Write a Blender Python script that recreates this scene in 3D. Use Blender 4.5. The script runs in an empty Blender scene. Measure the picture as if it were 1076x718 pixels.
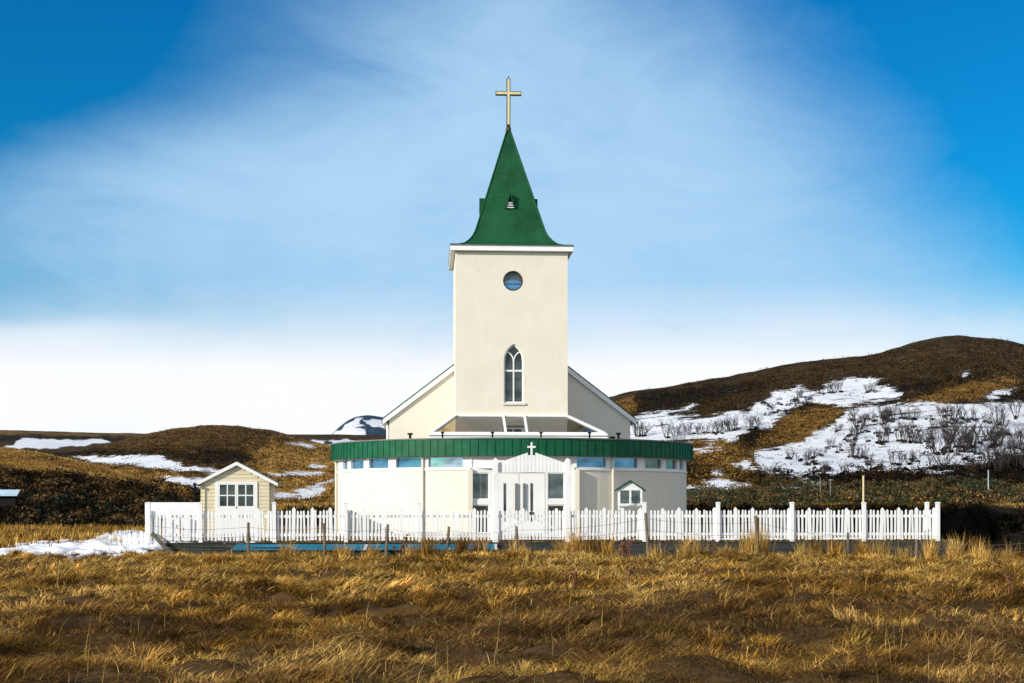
import bpy, math, random
import numpy as np
from mathutils import Vector, Matrix
random.seed(7); RNG = np.random.default_rng(11)
R = math.radians
sc = bpy.context.scene
COL = sc.collection
F, ZC, HY, CX = 1440.0, 1.35, 525.0, 538.0      # focal length in photo pixels, eye height, horizon row, centre column
TH = R(3.5)                                      # the church and its fence stand turned by this much
O = Vector((0.0, 57.0, 0.0))                     # centre of the round hall
SUN_AZ, SUN_EL = R(55), R(21)                    # sun: 60 degrees to the left of straight behind us

# ------------------------------------------------------------------ helpers
def zof(y, Y): return ZC + (HY - y) * Y / F
def u_of(px, v):
    k = (px - CX) / F; c, s = math.cos(TH), math.sin(TH)
    return (k * (O.y + v * c) + v * s) / (c - k * s)
def Yat(u, v): return O.y + u * math.sin(TH) + v * math.cos(TH)
def W(u, v, z=0.0):
    c, s = math.cos(TH), math.sin(TH)
    return Vector((u * c - v * s, O.y + u * s + v * c, z))
def zl(y, u, v): return zof(y, Yat(u, v))

class MB:
    def __init__(s): s.v = []; s.f = []
    def add(s, vs, fs):
        n = len(s.v); s.v += [tuple(p) for p in vs]; s.f += [tuple(i + n for i in f) for f in fs]; return s
    def box(s, x0, x1, y0, y1, z0, z1):
        return s.add([(x0,y0,z0),(x1,y0,z0),(x1,y1,z0),(x0,y1,z0),(x0,y0,z1),(x1,y0,z1),(x1,y1,z1),(x0,y1,z1)],
                     [(0,3,2,1),(4,5,6,7),(0,1,5,4),(1,2,6,5),(2,3,7,6),(3,0,4,7)])
    def prism(s, poly, a, b, axis='y'):
        # poly in the plane (x,z) for axis y, (y,z) for axis x, (x,y) for axis z; extruded from a to b
        def P(p, t): return (p[0], t, p[1]) if axis == 'y' else ((t, p[0], p[1]) if axis == 'x' else (p[0], p[1], t))
        n = len(poly); vs = [P(p, a) for p in poly] + [P(p, b) for p in poly]
        return s.add(vs, [tuple(range(n)), tuple(range(2*n-1, n-1, -1))] + [(i, i+n, (i+1) % n + n, (i+1) % n) for i in range(n)])
    def bar(s, a, b, w, d=None, up=(0,0,1)):
        a, b = Vector(a), Vector(b); d = d or w; t = (b-a).normalized(); up = Vector(up)
        if abs(t.dot(up)) > .98: up = Vector((0,1,0))
        sx = t.cross(up).normalized(); sz = sx.cross(t)
        vs = [p + sx*i*w/2 + sz*j*d/2 for p in (a, b) for i, j in ((-1,-1),(1,-1),(1,1),(-1,1))]
        return s.add(vs, [(0,1,2,3),(7,6,5,4),(0,4,5,1),(1,5,6,2),(2,6,7,3),(3,7,4,0)])
    def tube(s, pts, r, n=8):
        pts = [Vector(p) for p in pts]; rs = r if isinstance(r, (list, tuple)) else [r]*len(pts); base = len(s.v); vs = []; fs = []
        for i, p in enumerate(pts):
            t = (pts[min(i+1, len(pts)-1)] - pts[max(i-1, 0)]).normalized()
            up = Vector((0,0,1)) if abs(t.z) < .95 else Vector((0,1,0))
            a = t.cross(up).normalized(); b = a.cross(t)
            vs += [p + (a*math.cos(2*math.pi*k/n) + b*math.sin(2*math.pi*k/n))*rs[i] for k in range(n)]
        for i in range(len(pts)-1):
            for k in range(n): fs.append((i*n+k, i*n+(k+1) % n, (i+1)*n+(k+1) % n, (i+1)*n+k))
        fs += [tuple(range(n-1, -1, -1)), tuple(range((len(pts)-1)*n, len(pts)*n))]
        return s.add(vs, fs)
    def ring(s, r0, r1, a0, a1, z0, z1, n=None, full=False):
        # a curved block between radii r0 < r1; angle 0 faces -y, grows toward +x
        n = n or max(2, int(abs(a1-a0)/R(2))); vs = []; fs = []
        for i in range(n+1):
            a = a0 + (a1-a0)*i/n; sx, cy = math.sin(a), -math.cos(a)
            vs += [(r0*sx, r0*cy, z0), (r1*sx, r1*cy, z0), (r1*sx, r1*cy, z1), (r0*sx, r0*cy, z1)]
        for i in range(n):
            p, q = i*4, i*4+4
            for k in range(4): fs.append((p+k, q+k, q+(k+1) % 4, p+(k+1) % 4))
        if not full: fs += [(3,2,1,0), (n*4, n*4+1, n*4+2, n*4+3)]
        return s.add(vs, fs)
    def mesh(s, name, mat=None, smooth=False):
        me = bpy.data.meshes.new(name); me.from_pydata(s.v, [], s.f)
        import bmesh
        bm = bmesh.new(); bm.from_mesh(me); bmesh.ops.recalc_face_normals(bm, faces=bm.faces); bm.to_mesh(me); bm.free()
        if mat: me.materials.append(mat)
        if smooth: me.polygons.foreach_set('use_smooth', [True]*len(me.polygons))
        me.update(); return me
    def build(s, name, mat, parent=None, bevel=0, smooth=False, label=None):
        return link(name, s.mesh(name, mat, smooth), parent, bevel, label)

def link(name, me, parent=None, bevel=0, label=None):
    o = bpy.data.objects.new(name, me); COL.objects.link(o)
    if parent is not None: o.parent = parent
    if bevel:
        m = o.modifiers.new('bevel', 'BEVEL'); m.width = bevel; m.segments = 2; m.limit_method = 'ANGLE'; m.angle_limit = R(40)
    if label: o['label'] = label
    return o
def tag(o, label, cat, group=None):
    o['label'] = label; o['category'] = cat
    if group: o['group'] = group
    return o
def thing(name, label, cat, loc=(0,0,0), rz=0.0, group=None):
    o = bpy.data.objects.new(name, None); COL.objects.link(o); o.location = loc; o.rotation_euler = (0,0,rz); o.empty_display_size = .2
    return tag(o, label, cat, group)
def kind(o, k, label=None):
    o['kind'] = k
    if label: o['label'] = label
    return o
def copy_tree(o, parent=None):
    c = o.copy(); COL.objects.link(c)
    if parent is not None: c.parent = parent
    for ch in list(o.children): copy_tree(ch, c)
    return c

# numpy noise ------------------------------------------------------
_P = np.random.default_rng(3).permutation(512).astype(np.int64); _G = np.random.default_rng(4).uniform(-1, 1, 512)
def vnoise(x, y, seed=0):
    x = np.asarray(x, float); y = np.asarray(y, float)
    xi = np.floor(x).astype(np.int64); yi = np.floor(y).astype(np.int64); fx = x-xi; fy = y-yi
    ux = fx*fx*fx*(fx*(fx*6-15)+10); uy = fy*fy*fy*(fy*(fy*6-15)+10)
    h = lambda a, b: _G[_P[(_P[(a+seed*17) & 511] + b) & 511]]
    return (h(xi,yi)*(1-ux)+h(xi+1,yi)*ux)*(1-uy) + (h(xi,yi+1)*(1-ux)+h(xi+1,yi+1)*ux)*uy
def fbm(x, y, oct=4, seed=0):
    r = 0; a = 1; t = 0
    for i in range(oct): r = r + a*vnoise(np.asarray(x)*2**i, np.asarray(y)*2**i, seed+i); t += a; a *= .5
    return r/t
def sstep(a, b, x):
    t = np.clip((np.asarray(x, float)-a)/(b-a), 0, 1); return t*t*(3-2*t)
def polysd(poly, x, y):     # signed distance, positive inside
    inside = np.zeros(x.shape, bool); d = np.full(x.shape, 1e9); n = len(poly)
    for i in range(n):
        x0, y0 = poly[i]; x1, y1 = poly[(i+1) % n]; dx, dy = x1-x0, y1-y0
        t = np.clip(((x-x0)*dx + (y-y0)*dy)/max(dx*dx+dy*dy, 1e-9), 0, 1)
        d = np.minimum(d, np.hypot(x-x0-t*dx, y-y0-t*dy))
        if y0 != y1:
            c = ((y0 > y) != (y1 > y)) & (x < (x1-x0)*(y-y0)/(y1-y0)+x0); inside ^= c
    return np.where(inside, d, -d)
def np_mesh(name, verts, loops, sizes, mat, attrs=None, smooth=False):
    me = bpy.data.meshes.new(name); verts = np.asarray(verts, np.float32)
    me.vertices.add(len(verts)); me.vertices.foreach_set('co', verts.ravel())
    loops = np.asarray(loops, np.int32); sizes = np.asarray(sizes, np.int32)
    me.loops.add(len(loops)); me.loops.foreach_set('vertex_index', loops)
    me.polygons.add(len(sizes)); st = np.concatenate([[0], np.cumsum(sizes)[:-1]]).astype(np.int32)
    me.polygons.foreach_set('loop_start', st)
    try: me.polygons.foreach_set('loop_total', sizes)
    except Exception: pass
    me.polygons.foreach_set('use_smooth', np.full(len(sizes), smooth))
    for k, (typ, data) in (attrs or {}).items():
        a = me.attributes.new(k, typ, 'POINT'); data = np.asarray(data, np.float32)
        if typ == 'FLOAT': a.data.foreach_set('value', data.ravel())
        else: a.data.foreach_set('color', data.ravel())
    me.materials.append(mat); me.update(calc_edges=True); me.validate(); return me
def grid_mesh(name, X, Y, Z, mat, attrs=None, flip=False):
    nr, nc = X.shape; v = np.stack([X, Y, Z], -1).reshape(-1, 3)
    i = np.arange(nr*nc).reshape(nr, nc); a, b, c, d = i[:-1,:-1], i[:-1,1:], i[1:,1:], i[1:,:-1]
    q = np.stack([a, b, c, d], -1).reshape(-1, 4)
    return np_mesh(name, v, q.ravel(), np.full(len(q), 4), mat, attrs, True)

# ------------------------------------------------------------------ materials
def newmat(name):
    m = bpy.data.materials.new(name); m.use_nodes = True; nt = m.node_tree
    return m, nt, nt.nodes, nt.links, nt.nodes['Principled BSDF']
def N(nt, typ, **kw):
    n = nt.nodes.new(typ)
    for k, v in kw.items():
        if k.startswith('i_'):
            n.inputs[k[2:].replace('_', ' ')].default_value = v
        else: setattr(n, k, v)
    return n
def ramp(nt, stops, src):
    r = nt.nodes.new('ShaderNodeValToRGB'); e = r.color_ramp.elements
    while len(e) < len(stops): e.new(.5)
    for el, (p, c) in zip(e, stops): el.position = p; el.color = (*c, 1) if len(c) == 3 else c
    nt.links.new(src, r.inputs[0]); return r.outputs[0]
def mixc(nt, fac, a, b, blend='MIX'):
    m = nt.nodes.new('ShaderNodeMix'); m.data_type = 'RGBA'; m.blend_type = blend
    for s, val in ((m.inputs[0], fac), (m.inputs[6], a), (m.inputs[7], b)):
        if hasattr(val, 'links') or hasattr(val, 'is_linked'): nt.links.new(val, s)
        elif isinstance(val, (int, float)): s.default_value = val
        else: s.default_value = (*val, 1)
    return m.outputs[2]
def noise(nt, scale, detail=5, rough=.6, stretch=None, dist=0.0, coord='Object'):
    tc = nt.nodes.new('ShaderNodeTexCoord'); src = tc.outputs[coord]
    if stretch:
        mp = nt.nodes.new('ShaderNodeMapping'); mp.inputs['Scale'].default_value = stretch; nt.links.new(src, mp.inputs[0]); src = mp.outputs[0]
    n = nt.nodes.new('ShaderNodeTexNoise'); n.inputs['Scale'].default_value = scale; n.inputs['Detail'].default_value = detail
    n.inputs['Roughness'].default_value = rough; n.inputs['Distortion'].default_value = dist
    nt.links.new(src, n.inputs['Vector']); return n.outputs['Fac']
def math_(nt, op, a, b=None, c=None):
    m = nt.nodes.new('ShaderNodeMath'); m.operation = op
    for s, v in zip(m.inputs, (a, b, c)):
        if v is None: continue
        if hasattr(v, 'is_linked'): nt.links.new(v, s)
        else: s.default_value = v
    return m.outputs[0]
def bump(nt, p, h, strength=.3, dist=.02):
    b = nt.nodes.new('ShaderNodeBump'); b.inputs['Strength'].default_value = strength; b.inputs['Distance'].default_value = dist
    nt.links.new(h, b.inputs['Height']); nt.links.new(b.outputs[0], p.inputs['Normal'])
def surface(name, a, b, scale=3, rough=.7, bs=.2, bd=.01, bscale=60, stretch=None, metal=0, lo=.35, hi=.7, extra=None, spec=.4):
    m, nt, ns, ls, p = newmat(name)
    c = ramp(nt, [(lo, a), (hi, b)], noise(nt, scale, 6, .65, stretch))
    if extra:                                  # (colour, scale, threshold, strength): grime or wear of its own shape
        ec, es, th, st = extra
        f = math_(nt, 'MULTIPLY', ramp(nt, [(th, (0,0,0)), (min(th+.15, 1), (1,1,1))], noise(nt, es, 8, .7, stretch)), st)
        c = mixc(nt, f, c, ec)
    ls.new(c, p.inputs['Base Color']); p.inputs['Roughness'].default_value = rough; p.inputs['Metallic'].default_value = metal
    p.inputs['Specular IOR Level'].default_value = spec
    bump(nt, p, noise(nt, bscale, 4, .6, stretch), bs, bd); return m
M = {}
M['plaster'] = surface('cream_plaster', (.72,.67,.565), (.765,.715,.61), 1.1, .85, .35, .006, 45, extra=((.50,.43,.33), 1.7, .60, .35), spec=.2)
def streaks(m):      # faint rain streaks and patches
    nt = m.node_tree; p = nt.nodes['Principled BSDF']; src = p.inputs['Base Color'].links[0].from_socket
    f = ramp(nt, [(.52, (0,0,0)), (.74, (1,1,1))], noise(nt, 2.4, 7, .65, (2.2,2.2,.14))); g = ramp(nt, [(.60, (0,0,0)), (.63, (1,1,1))], noise(nt, .55, 3, .5))
    c = mixc(nt, math_(nt, 'MULTIPLY', f, .14), src, (.46,.42,.35)); c = mixc(nt, math_(nt, 'MULTIPLY', g, .18), c, (.80,.78,.72)); nt.links.new(c, p.inputs['Base Color'])
streaks(M['plaster'])
M['trim'] = surface('white_trim', (.80,.79,.775), (.86,.855,.845), 2, .5, .08, .004, 40, extra=((.5,.47,.42), 6, .66, .3))
M['fence'] = surface('white_fence_paint', (.78,.79,.81), (.86,.86,.87), 4, .55, .2, .004, 60, stretch=(1,1,.25), extra=((.42,.39,.34), 7, .56, .45))
M['green'] = surface('green_roof_metal', (.004,.052,.020), (.012,.092,.036), .9, .6, .06, .01, 8, extra=((.04,.12,.06), 2.5, .58, .4), spec=.15)
M['greenfascia'] = surface('green_fascia_metal', (.004,.075,.034), (.012,.125,.058), 1.4, .5, .05, .006, 6, extra=((.03,.12,.06), 3, .58, .4), spec=.2)
M['greyroof'] = surface('grey_roof_felt', (.12,.13,.13), (.2,.21,.21), 3, .7, .3, .01, 50)
M['gold'] = surface('pale_gold_paint', (.62,.52,.28), (.72,.63,.38), 5, .35, .05, .003, 30)
M['bronze'] = surface('dark_bronze', (.05,.045,.03), (.10,.085,.05), 8, .5, .1, .003, 40, metal=.6)
M['black'] = surface('black_iron', (.008,.008,.008), (.018,.017,.016), 9, .9, .1, .003, 50, spec=.1)
M['concrete'] = surface('dark_wet_boards', (.014,.018,.018), (.045,.052,.05), 2.2, .8, .5, .02, 20, stretch=(.5,.5,3), extra=((.07,.08,.075), 4, .6, .5))
M['greenwall'] = surface('mossy_dark_boards', (.010,.016,.012), (.032,.045,.035), 2.4, .75, .5, .02, 20, stretch=(3,1,.6))
M['blue'] = surface('worn_blue_paint', (.005,.12,.22), (.015,.21,.36), 1.8, .5, .25, .01, 25, stretch=(.4,1,3), extra=((.45,.55,.6), 3.5, .66, .6))
M['blend'] = surface('bare_pale_board', (.55,.58,.6), (.7,.72,.73), 5, .6, .2, .01, 25)
M['cabin'] = surface('cream_cabin_boards', (.68,.59,.40), (.77,.68,.49), 2.5, .65, .2, .005, 40, stretch=(.3,1,2))
M['wood'] = surface('weathered_grey_wood', (.10,.075,.05), (.24,.185,.125), 6, .85, .6, .01, 30, stretch=(3,3,.4), extra=((.05,.035,.02), 8, .55, .6))
M['plank'] = surface('dark_damp_plank', (.035,.03,.02), (.10,.085,.055), 5, .8, .6, .01, 30, stretch=(.4,3,3))
M['wire'] = surface('rusty_wire', (.12,.09,.07), (.2,.16,.13), 20, .6, .1, .001, 50, metal=.3)
M['stalk'] = surface('rust_brown_stalk', (.10,.035,.015), (.2,.085,.035), 9, .9, .3, .003, 60)
M['twig'] = surface('bare_twig_bark', (.022,.016,.016), (.06,.045,.042), 3, .9, .3, .003, 60)
M['paleblue'] = surface('pale_blue_sheet', (.36,.52,.62), (.5,.66,.75), 2, .5, .1, .005, 20)
M['inner'] = surface('beige_inner_door', (.32,.27,.19), (.42,.36,.26), 3, .8, .1, .005, 20)

def glassmat(name, tint, metal, rough=.03, wav=.6):
    m, nt, ns, ls, p = newmat(name)
    c = ramp(nt, [(.36, tuple(x*.55 for x in tint)), (.5, tint), (.64, tuple(min(1, x*1.2+.04) for x in tint))], noise(nt, .9, 4, .6, (1,1,2.5)))  # patchy tint imitates uneven reflections of sky and cloud
    ls.new(c, p.inputs['Base Color']); p.inputs['Metallic'].default_value = metal; p.inputs['Roughness'].default_value = rough
    bump(nt, p, noise(nt, wav, 2, .5), .15, .05); return m
M['glass_blue_sky'] = glassmat('blue_sky_tinted_glass', (.11,.27,.44), .76)  # blue of the reflected sky is put into the glass colour
M['glass_pale_sky'] = glassmat('pale_sky_tinted_glass', (.46,.47,.66), .8)  # paler tint stands in for a near-white sky reflection
M['glass_dark'] = glassmat('dark_window_glass', (.07,.085,.085), .5)
M['glass_grey'] = glassmat('grey_window_glass', (.12,.15,.15), .5)
def seethrough():
    m, nt, ns, ls, p = newmat('tinted_lantern_glass'); ns.remove(p); out = ns['Material Output']
    t = ns.new('ShaderNodeBsdfTransparent'); g = ns.new('ShaderNodeBsdfGlossy'); g.inputs['Roughness'].default_value = .03
    t.inputs['Color'].default_value = (.40,.285,.09,1); g.inputs['Color'].default_value = (.5,.52,.55,1)
    fr = ns.new('ShaderNodeFresnel'); fr.inputs['IOR'].default_value = 1.5
    nn = noise(nt, 2, 2); mx = ns.new('ShaderNodeMixShader'); ls.new(math_(nt, 'MULTIPLY', fr.outputs[0], math_(nt, 'MULTIPLY_ADD', nn, .4, .8)), mx.inputs[0])
    ls.new(t.outputs[0], mx.inputs[1]); ls.new(g.outputs[0], mx.inputs[2]); ls.new(mx.outputs[0], out.inputs[0]); return m
M['lantern'] = seethrough()
def snowmat():
    m, nt, ns, ls, p = newmat('old_snow')
    c = ramp(nt, [(.3, (.76,.79,.84)), (.65, (.87,.89,.92))], noise(nt, .8, 5, .6))
    c = mixc(nt, math_(nt, 'MULTIPLY', ramp(nt, [(.62, (0,0,0)), (.75, (1,1,1))], noise(nt, 3.5, 8, .75)), .5), c, (.33,.27,.19))
    ls.new(c, p.inputs['Base Color']); p.inputs['Roughness'].default_value = .75
    bump(nt, p, noise(nt, 2.2, 6, .6), .6, .15); return m
M['snow'] = snowmat()
def leafmat(name, trans=.25):
    m, nt, ns, ls, p = newmat(name); ns.remove(p); out = ns['Material Output']
    at = ns.new('ShaderNodeAttribute'); at.attribute_name = 'tint'
    d = ns.new('ShaderNodeBsdfDiffuse'); t = ns.new('ShaderNodeBsdfTranslucent'); mx = ns.new('ShaderNodeMixShader'); mx.inputs[0].default_value = trans
    c = mixc(nt, 1.0, at.outputs['Color'], ramp(nt, [(.3, (.75,.75,.75)), (.7, (1.1,1.1,1.1))], noise(nt, 3, 2)), 'MULTIPLY')
    ls.new(c, d.inputs[0]); ls.new(c, t.inputs[0]); ls.new(d.outputs[0], mx.inputs[1]); ls.new(t.outputs[0], mx.inputs[2]); ls.new(mx.outputs[0], out.inputs[0]); return m
M['grass'] = leafmat('dry_grass'); M['scrub'] = leafmat('low_scrub', .1)
def soil(name, a, b, c3):
    m, nt, ns, ls, p = newmat(name)
    c = ramp(nt, [(.3, a), (.5, b), (.72, c3)], noise(nt, .7, 9, .7)); c = mixc(nt, .45, c, ramp(nt, [(.35, a), (.7, c3)], noise(nt, 14, 6, .75, (.5,1.6,1))))
    ls.new(c, p.inputs['Base Color']); p.inputs['Roughness'].default_value = .95; p.inputs['Specular IOR Level'].default_value = .1
    bump(nt, p, noise(nt, 9, 8, .75), .9, .08); return m
M['soil'] = soil('field_soil', (.03,.017,.008), (.09,.05,.021), (.19,.115,.045))
M['lawn'] = soil('yard_turf', (.06,.042,.016), (.13,.088,.03), (.2,.14,.055))
M['bank_soil'] = soil('near_black_soil', (.004,.0035,.003), (.010,.008,.006), (.022,.018,.011))  # near-black ground tones, used on the bank alone

def hillmat(name, dk, md, lt, gold, nscale, stretch=(1,1,2.5), rag=1.0, speck=0.0):
    m, nt, ns, ls, p = newmat(name)
    at = lambda a: N(nt, 'ShaderNodeAttribute', attribute_name=a).outputs['Fac']
    n1 = noise(nt, nscale, 9, .72, stretch); n2 = noise(nt, nscale*6, 8, .75, stretch); n3 = noise(nt, nscale*.28, 5, .6, stretch)
    mixn = math_(nt, 'ADD', math_(nt, 'MULTIPLY', n1, .55), math_(nt, 'ADD', math_(nt, 'MULTIPLY', n2, .30), math_(nt, 'MULTIPLY', n3, .15)))
    c = ramp(nt, [(.38, dk), (.50, md), (.66, lt)], mixn)
    gc = ramp(nt, [(.36, md), (.5, gold), (.66, tuple(x*1.35 for x in gold))], mixn)
    c = mixc(nt, ramp(nt, [(.42, (0,0,0)), (.58, (1,1,1))], math_(nt, 'ADD', at('gold'), math_(nt, 'MULTIPLY_ADD', mixn, 1.2, -.6))), c, gc)
    dc = ramp(nt, [(.40, (.0035,.003,.003)), (.55, (.012,.010,.007)), (.70, (.05,.036,.018))], mixn)
    c = mixc(nt, ramp(nt, [(.42, (0,0,0)), (.56, (1,1,1))], math_(nt, 'ADD', at('dark'), math_(nt, 'MULTIPLY_ADD', mixn, 1.6, -.8))), c, dc)
    if speck:
        sp = ramp(nt, [(.735, (0,0,0)), (.77, (1,1,1))], noise(nt, nscale*9, 3, .6, (1,1,2)))
        c = mixc(nt, math_(nt, 'MULTIPLY', sp, speck), c, (.3,.27,.24))
    n4 = noise(nt, nscale*3, 7, .7, (.35,1.2,4)); n2s = n2; n2 = math_(nt, 'MULTIPLY_ADD', n4, .6, math_(nt, 'MULTIPLY', n2, .4))
    s = math_(nt, 'ADD', at('snow'), math_(nt, 'MULTIPLY', math_(nt, 'MULTIPLY_ADD', n1, 1.0, math_(nt, 'MULTIPLY_ADD', n2, .9, -.95)), rag))
    s = math_(nt, 'SUBTRACT', s, math_(nt, 'MULTIPLY', ramp(nt, [(.56, (0,0,0)), (.66, (1,1,1))], noise(nt, nscale*1.1, 8, .72, (.22,.9,3.5))), rag*.42))
    sf = ramp(nt, [(.46, (0,0,0)), (.58, (1,1,1))], math_(nt, 'MULTIPLY_ADD', s, .5, .5))
    snowc = ramp(nt, [(.35, (.72,.76,.83)), (.6, (.86,.88,.92))], n1)
    c = mixc(nt, sf, c, snowc)
    ls.new(c, p.inputs['Base Color']); p.inputs['Roughness'].default_value = .95; p.inputs['Specular IOR Level'].default_value = .1
    bump(nt, p, math_(nt, 'ADD', n2, math_(nt, 'MULTIPLY', n1, 1.5)), .8, .4/nscale*.5); return m

# ------------------------------------------------------------------ camera, light, sky
cam = bpy.data.cameras.new('camera'); co = bpy.data.objects.new('camera', cam); COL.objects.link(co)
co.location = (0, 0, ZC); co.rotation_euler = (R(90), 0, 0); cam.sensor_width = 36; cam.lens = 36*F/1076; cam.shift_y = (HY-359)/1076
cam.clip_end = 20000; cam.clip_start = .1; sc.camera = co
S = Vector((-math.sin(SUN_AZ)*math.cos(SUN_EL), -math.cos(SUN_AZ)*math.cos(SUN_EL), math.sin(SUN_EL)))
sl = bpy.data.lights.new('sun', 'SUN'); sl.energy = 3.75; sl.angle = R(.5); sl.color = (1, .93, .82)
so = bpy.data.objects.new('sun', sl); COL.objects.link(so); so.rotation_euler = S.to_track_quat('Z', 'Y').to_euler(); so.location = (-30, -10, 40)
sc.view_settings.view_transform = 'Standard'; sc.view_settings.look = 'None'; sc.view_settings.gamma = 1; sc.view_settings.use_curve_mapping = False
sc.view_settings.exposure = 0.42
EXPO = 2**0.42; STR = .15
w = bpy.data.worlds.new('World'); sc.world = w; w.use_nodes = True; nt = w.node_tree; bg = nt.nodes['Background']
sky = nt.nodes.new('ShaderNodeTexSky'); sky.sky_type = 'NISHITA'; sky.sun_disc = False; sky.sun_elevation = SUN_EL
sky.sun_rotation = math.atan2(S.x, S.y); sky.ozone_density = 2.5; sky.dust_density = .6; sky.air_density = 1.0
tc = nt.nodes.new('ShaderNodeTexCoord'); sep = nt.nodes.new('ShaderNodeSeparateXYZ'); nt.links.new(tc.outputs['Generated'], sep.inputs[0])
az = math_(nt, 'ARCTAN2', sep.outputs[0], sep.outputs[1]); el = math_(nt, 'ARCSINE', sep.outputs[2])
def wn(scale, detail, rough, st, dist=0.0):
    mp = nt.nodes.new('ShaderNodeMapping'); mp.inputs['Scale'].default_value = st; nt.links.new(tc.outputs['Generated'], mp.inputs[0])
    n = nt.nodes.new('ShaderNodeTexNoise'); n.inputs['Scale'].default_value = scale; n.inputs['Detail'].default_value = detail; n.inputs['Roughness'].default_value = rough; n.inputs['Distortion'].default_value = dist
    nt.links.new(mp.outputs[0], n.inputs['Vector']); return n.outputs['Fac']
def blob(px, py, rx, ry, amp, tilt=0.0):
    a0 = math.atan((px-CX)/F); e0 = math.atan((HY-py)/F); ax, ay = rx/F, ry/F; ct, stt = math.cos(tilt), math.sin(tilt)
    dx = math_(nt, 'SUBTRACT', az, a0); dy = math_(nt, 'SUBTRACT', el, e0)
    p = math_(nt, 'ADD', math_(nt, 'MULTIPLY', dx, ct/ax), math_(nt, 'MULTIPLY', dy, stt/ax))
    q = math_(nt, 'ADD', math_(nt, 'MULTIPLY', dx, -stt/ay), math_(nt, 'MULTIPLY', dy, ct/ay))
    r2 = math_(nt, 'ADD', math_(nt, 'MULTIPLY', p, p), math_(nt, 'MULTIPLY', q, q))
    return math_(nt, 'MULTIPLY', math_(nt, 'EXPONENT', math_(nt, 'MULTIPLY', r2, -1.0)), amp)
bl = [blob(590, 165, 230, 150, 1.0, R(-14)), blob(300, 195, 260, 62, .85, R(12)), blob(300, 285, 260, 75, .62), blob(640, 300, 230, 110, .6), blob(120, 432, 480, 56, 2.6), blob(640, 425, 420, 66, 2.0),
      blob(850, 320, 150, 70, .75, R(-12)), blob(60, 362, 80, 13, .55, R(5)), blob(540, 10, 70, 80, .30), blob(950, 420, 200, 52, .9)]
cl = bl[0]
for b in bl[1:]: cl = math_(nt, 'ADD', cl, b)
# unseen broken cloud outside this quarter, added to whiten the fill light
far = ramp(nt, [(.36, (.25,.25,.25)), (.60, (.85,.85,.85))], wn(2.2, 6, .6, (1,1,2.4)))
farw = ramp(nt, [(.46, (0,0,0)), (.75, (1,1,1))], math_(nt, 'MULTIPLY', math_(nt, 'ABSOLUTE', az), 1/math.pi*2.0))
nz = math_(nt, 'ADD', math_(nt, 'MULTIPLY', wn(5.5, 7, .6, (1,1,2.4), .6), 1.0), math_(nt, 'MULTIPLY', wn(17, 7, .65, (1,1,2.8), .4), .28))
cl = math_(nt, 'MULTIPLY', cl, math_(nt, 'MAXIMUM', math_(nt, 'MULTIPLY_ADD', nz, 2.1, -.33), 0.1))
cl = math_(nt, 'ADD', cl, math_(nt, 'MULTIPLY', far, farw))
clf = math_(nt, 'SUBTRACT', 1.0, math_(nt, 'EXPONENT', math_(nt, 'MULTIPLY', math_(nt, 'MAXIMUM', math_(nt, 'SUBTRACT', cl, .05), 0.0), -1.9)))
hs = nt.nodes.new('ShaderNodeHueSaturation'); hs.inputs['Saturation'].default_value = 1.35; hs.inputs['Value'].default_value = 1.0; nt.links.new(sky.outputs[0], hs.inputs['Color'])
skyc = mixc(nt, 1.0, hs.outputs[0], (.03,.50,.64), 'MULTIPLY')
cv = .97/(STR*EXPO)
veil = ramp(nt, [(.01, (cv*1.02, cv*1.03, cv*1.05)), (.092, (cv*1.02, cv*1.03, cv*1.05)), (.155, (cv*.47, cv*.72, cv*.97))], math_(nt, 'MULTIPLY', el, 1.0))
vf = ramp(nt, [(.45, (0,0,0)), (.8, (1,1,1))], math_(nt, 'MULTIPLY', math_(nt, 'ABSOLUTE', az), 1/math.pi*2.0))
fin = mixc(nt, clf, skyc, mixc(nt, vf, veil, (cv*.97, cv*.98, cv))); nt.links.new(fin, bg.inputs[0]); bg.inputs[1].default_value = STR

# ------------------------------------------------------------------ terrain
def gz(X, Y):
    X = np.asarray(X, float); Y = np.asarray(Y, float)
    z = -0.44 + .11*fbm(X/4.2, Y/2.6, 3, 1)*2 + .125*fbm(X/1.0, Y/.75, 3, 5)*2 + .04*vnoise(X/.33, Y/.3, 8)
    crest = 22.5 + 1.3*fbm(X/6, X*0+3.1, 2, 9)*2
    z = z + .15*sstep(-6, 2, X)*np.exp(-((Y-crest)/.8)**2) - .06*sstep(-5, 3, X)*np.exp(-((Y-crest+2.0)/1.1)**2)
    z = z - .26*np.exp(-((X+5.6)/2.2)**2 - ((Y-16.3)/1.5)**2)
    z = z - .20*sstep(37.5, 42.5, Y)*sstep(-12.5, -9.5, X) - .12*sstep(0, 6, X)*sstep(40, 43.5, Y)
    for bx0, br, bh in ((2.05, 1.0, .30), (3.0, .6, .18), (5.5, .7, .22), (-2.6, 1.2, .15), (-1.2, .7, .14), (4.3, .5, .12), (10.2, 1.1, .12)): z = z + bh*np.exp(-((X-bx0)/br)**2 - ((Y-43.0)/.8)**2)
    nz_ = sstep(46, 48, Y)
    z = z*(1-nz_) + nz_*(np.where(X > 0, -1.5, -.42) + .12*fbm(X/9, Y/9, 3, 12))
    z = z + .10*np.exp(-((X+13.2)/1.6)**2 - ((Y-47.6)/2.4)**2)*(X < -9)
    return z
def pxg(pts, zg=-.40): return [((x-CX)/F*((ZC-zg)*F/(y-HY)), (ZC-zg)*F/(y-HY)) for x, y in pts]
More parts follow.
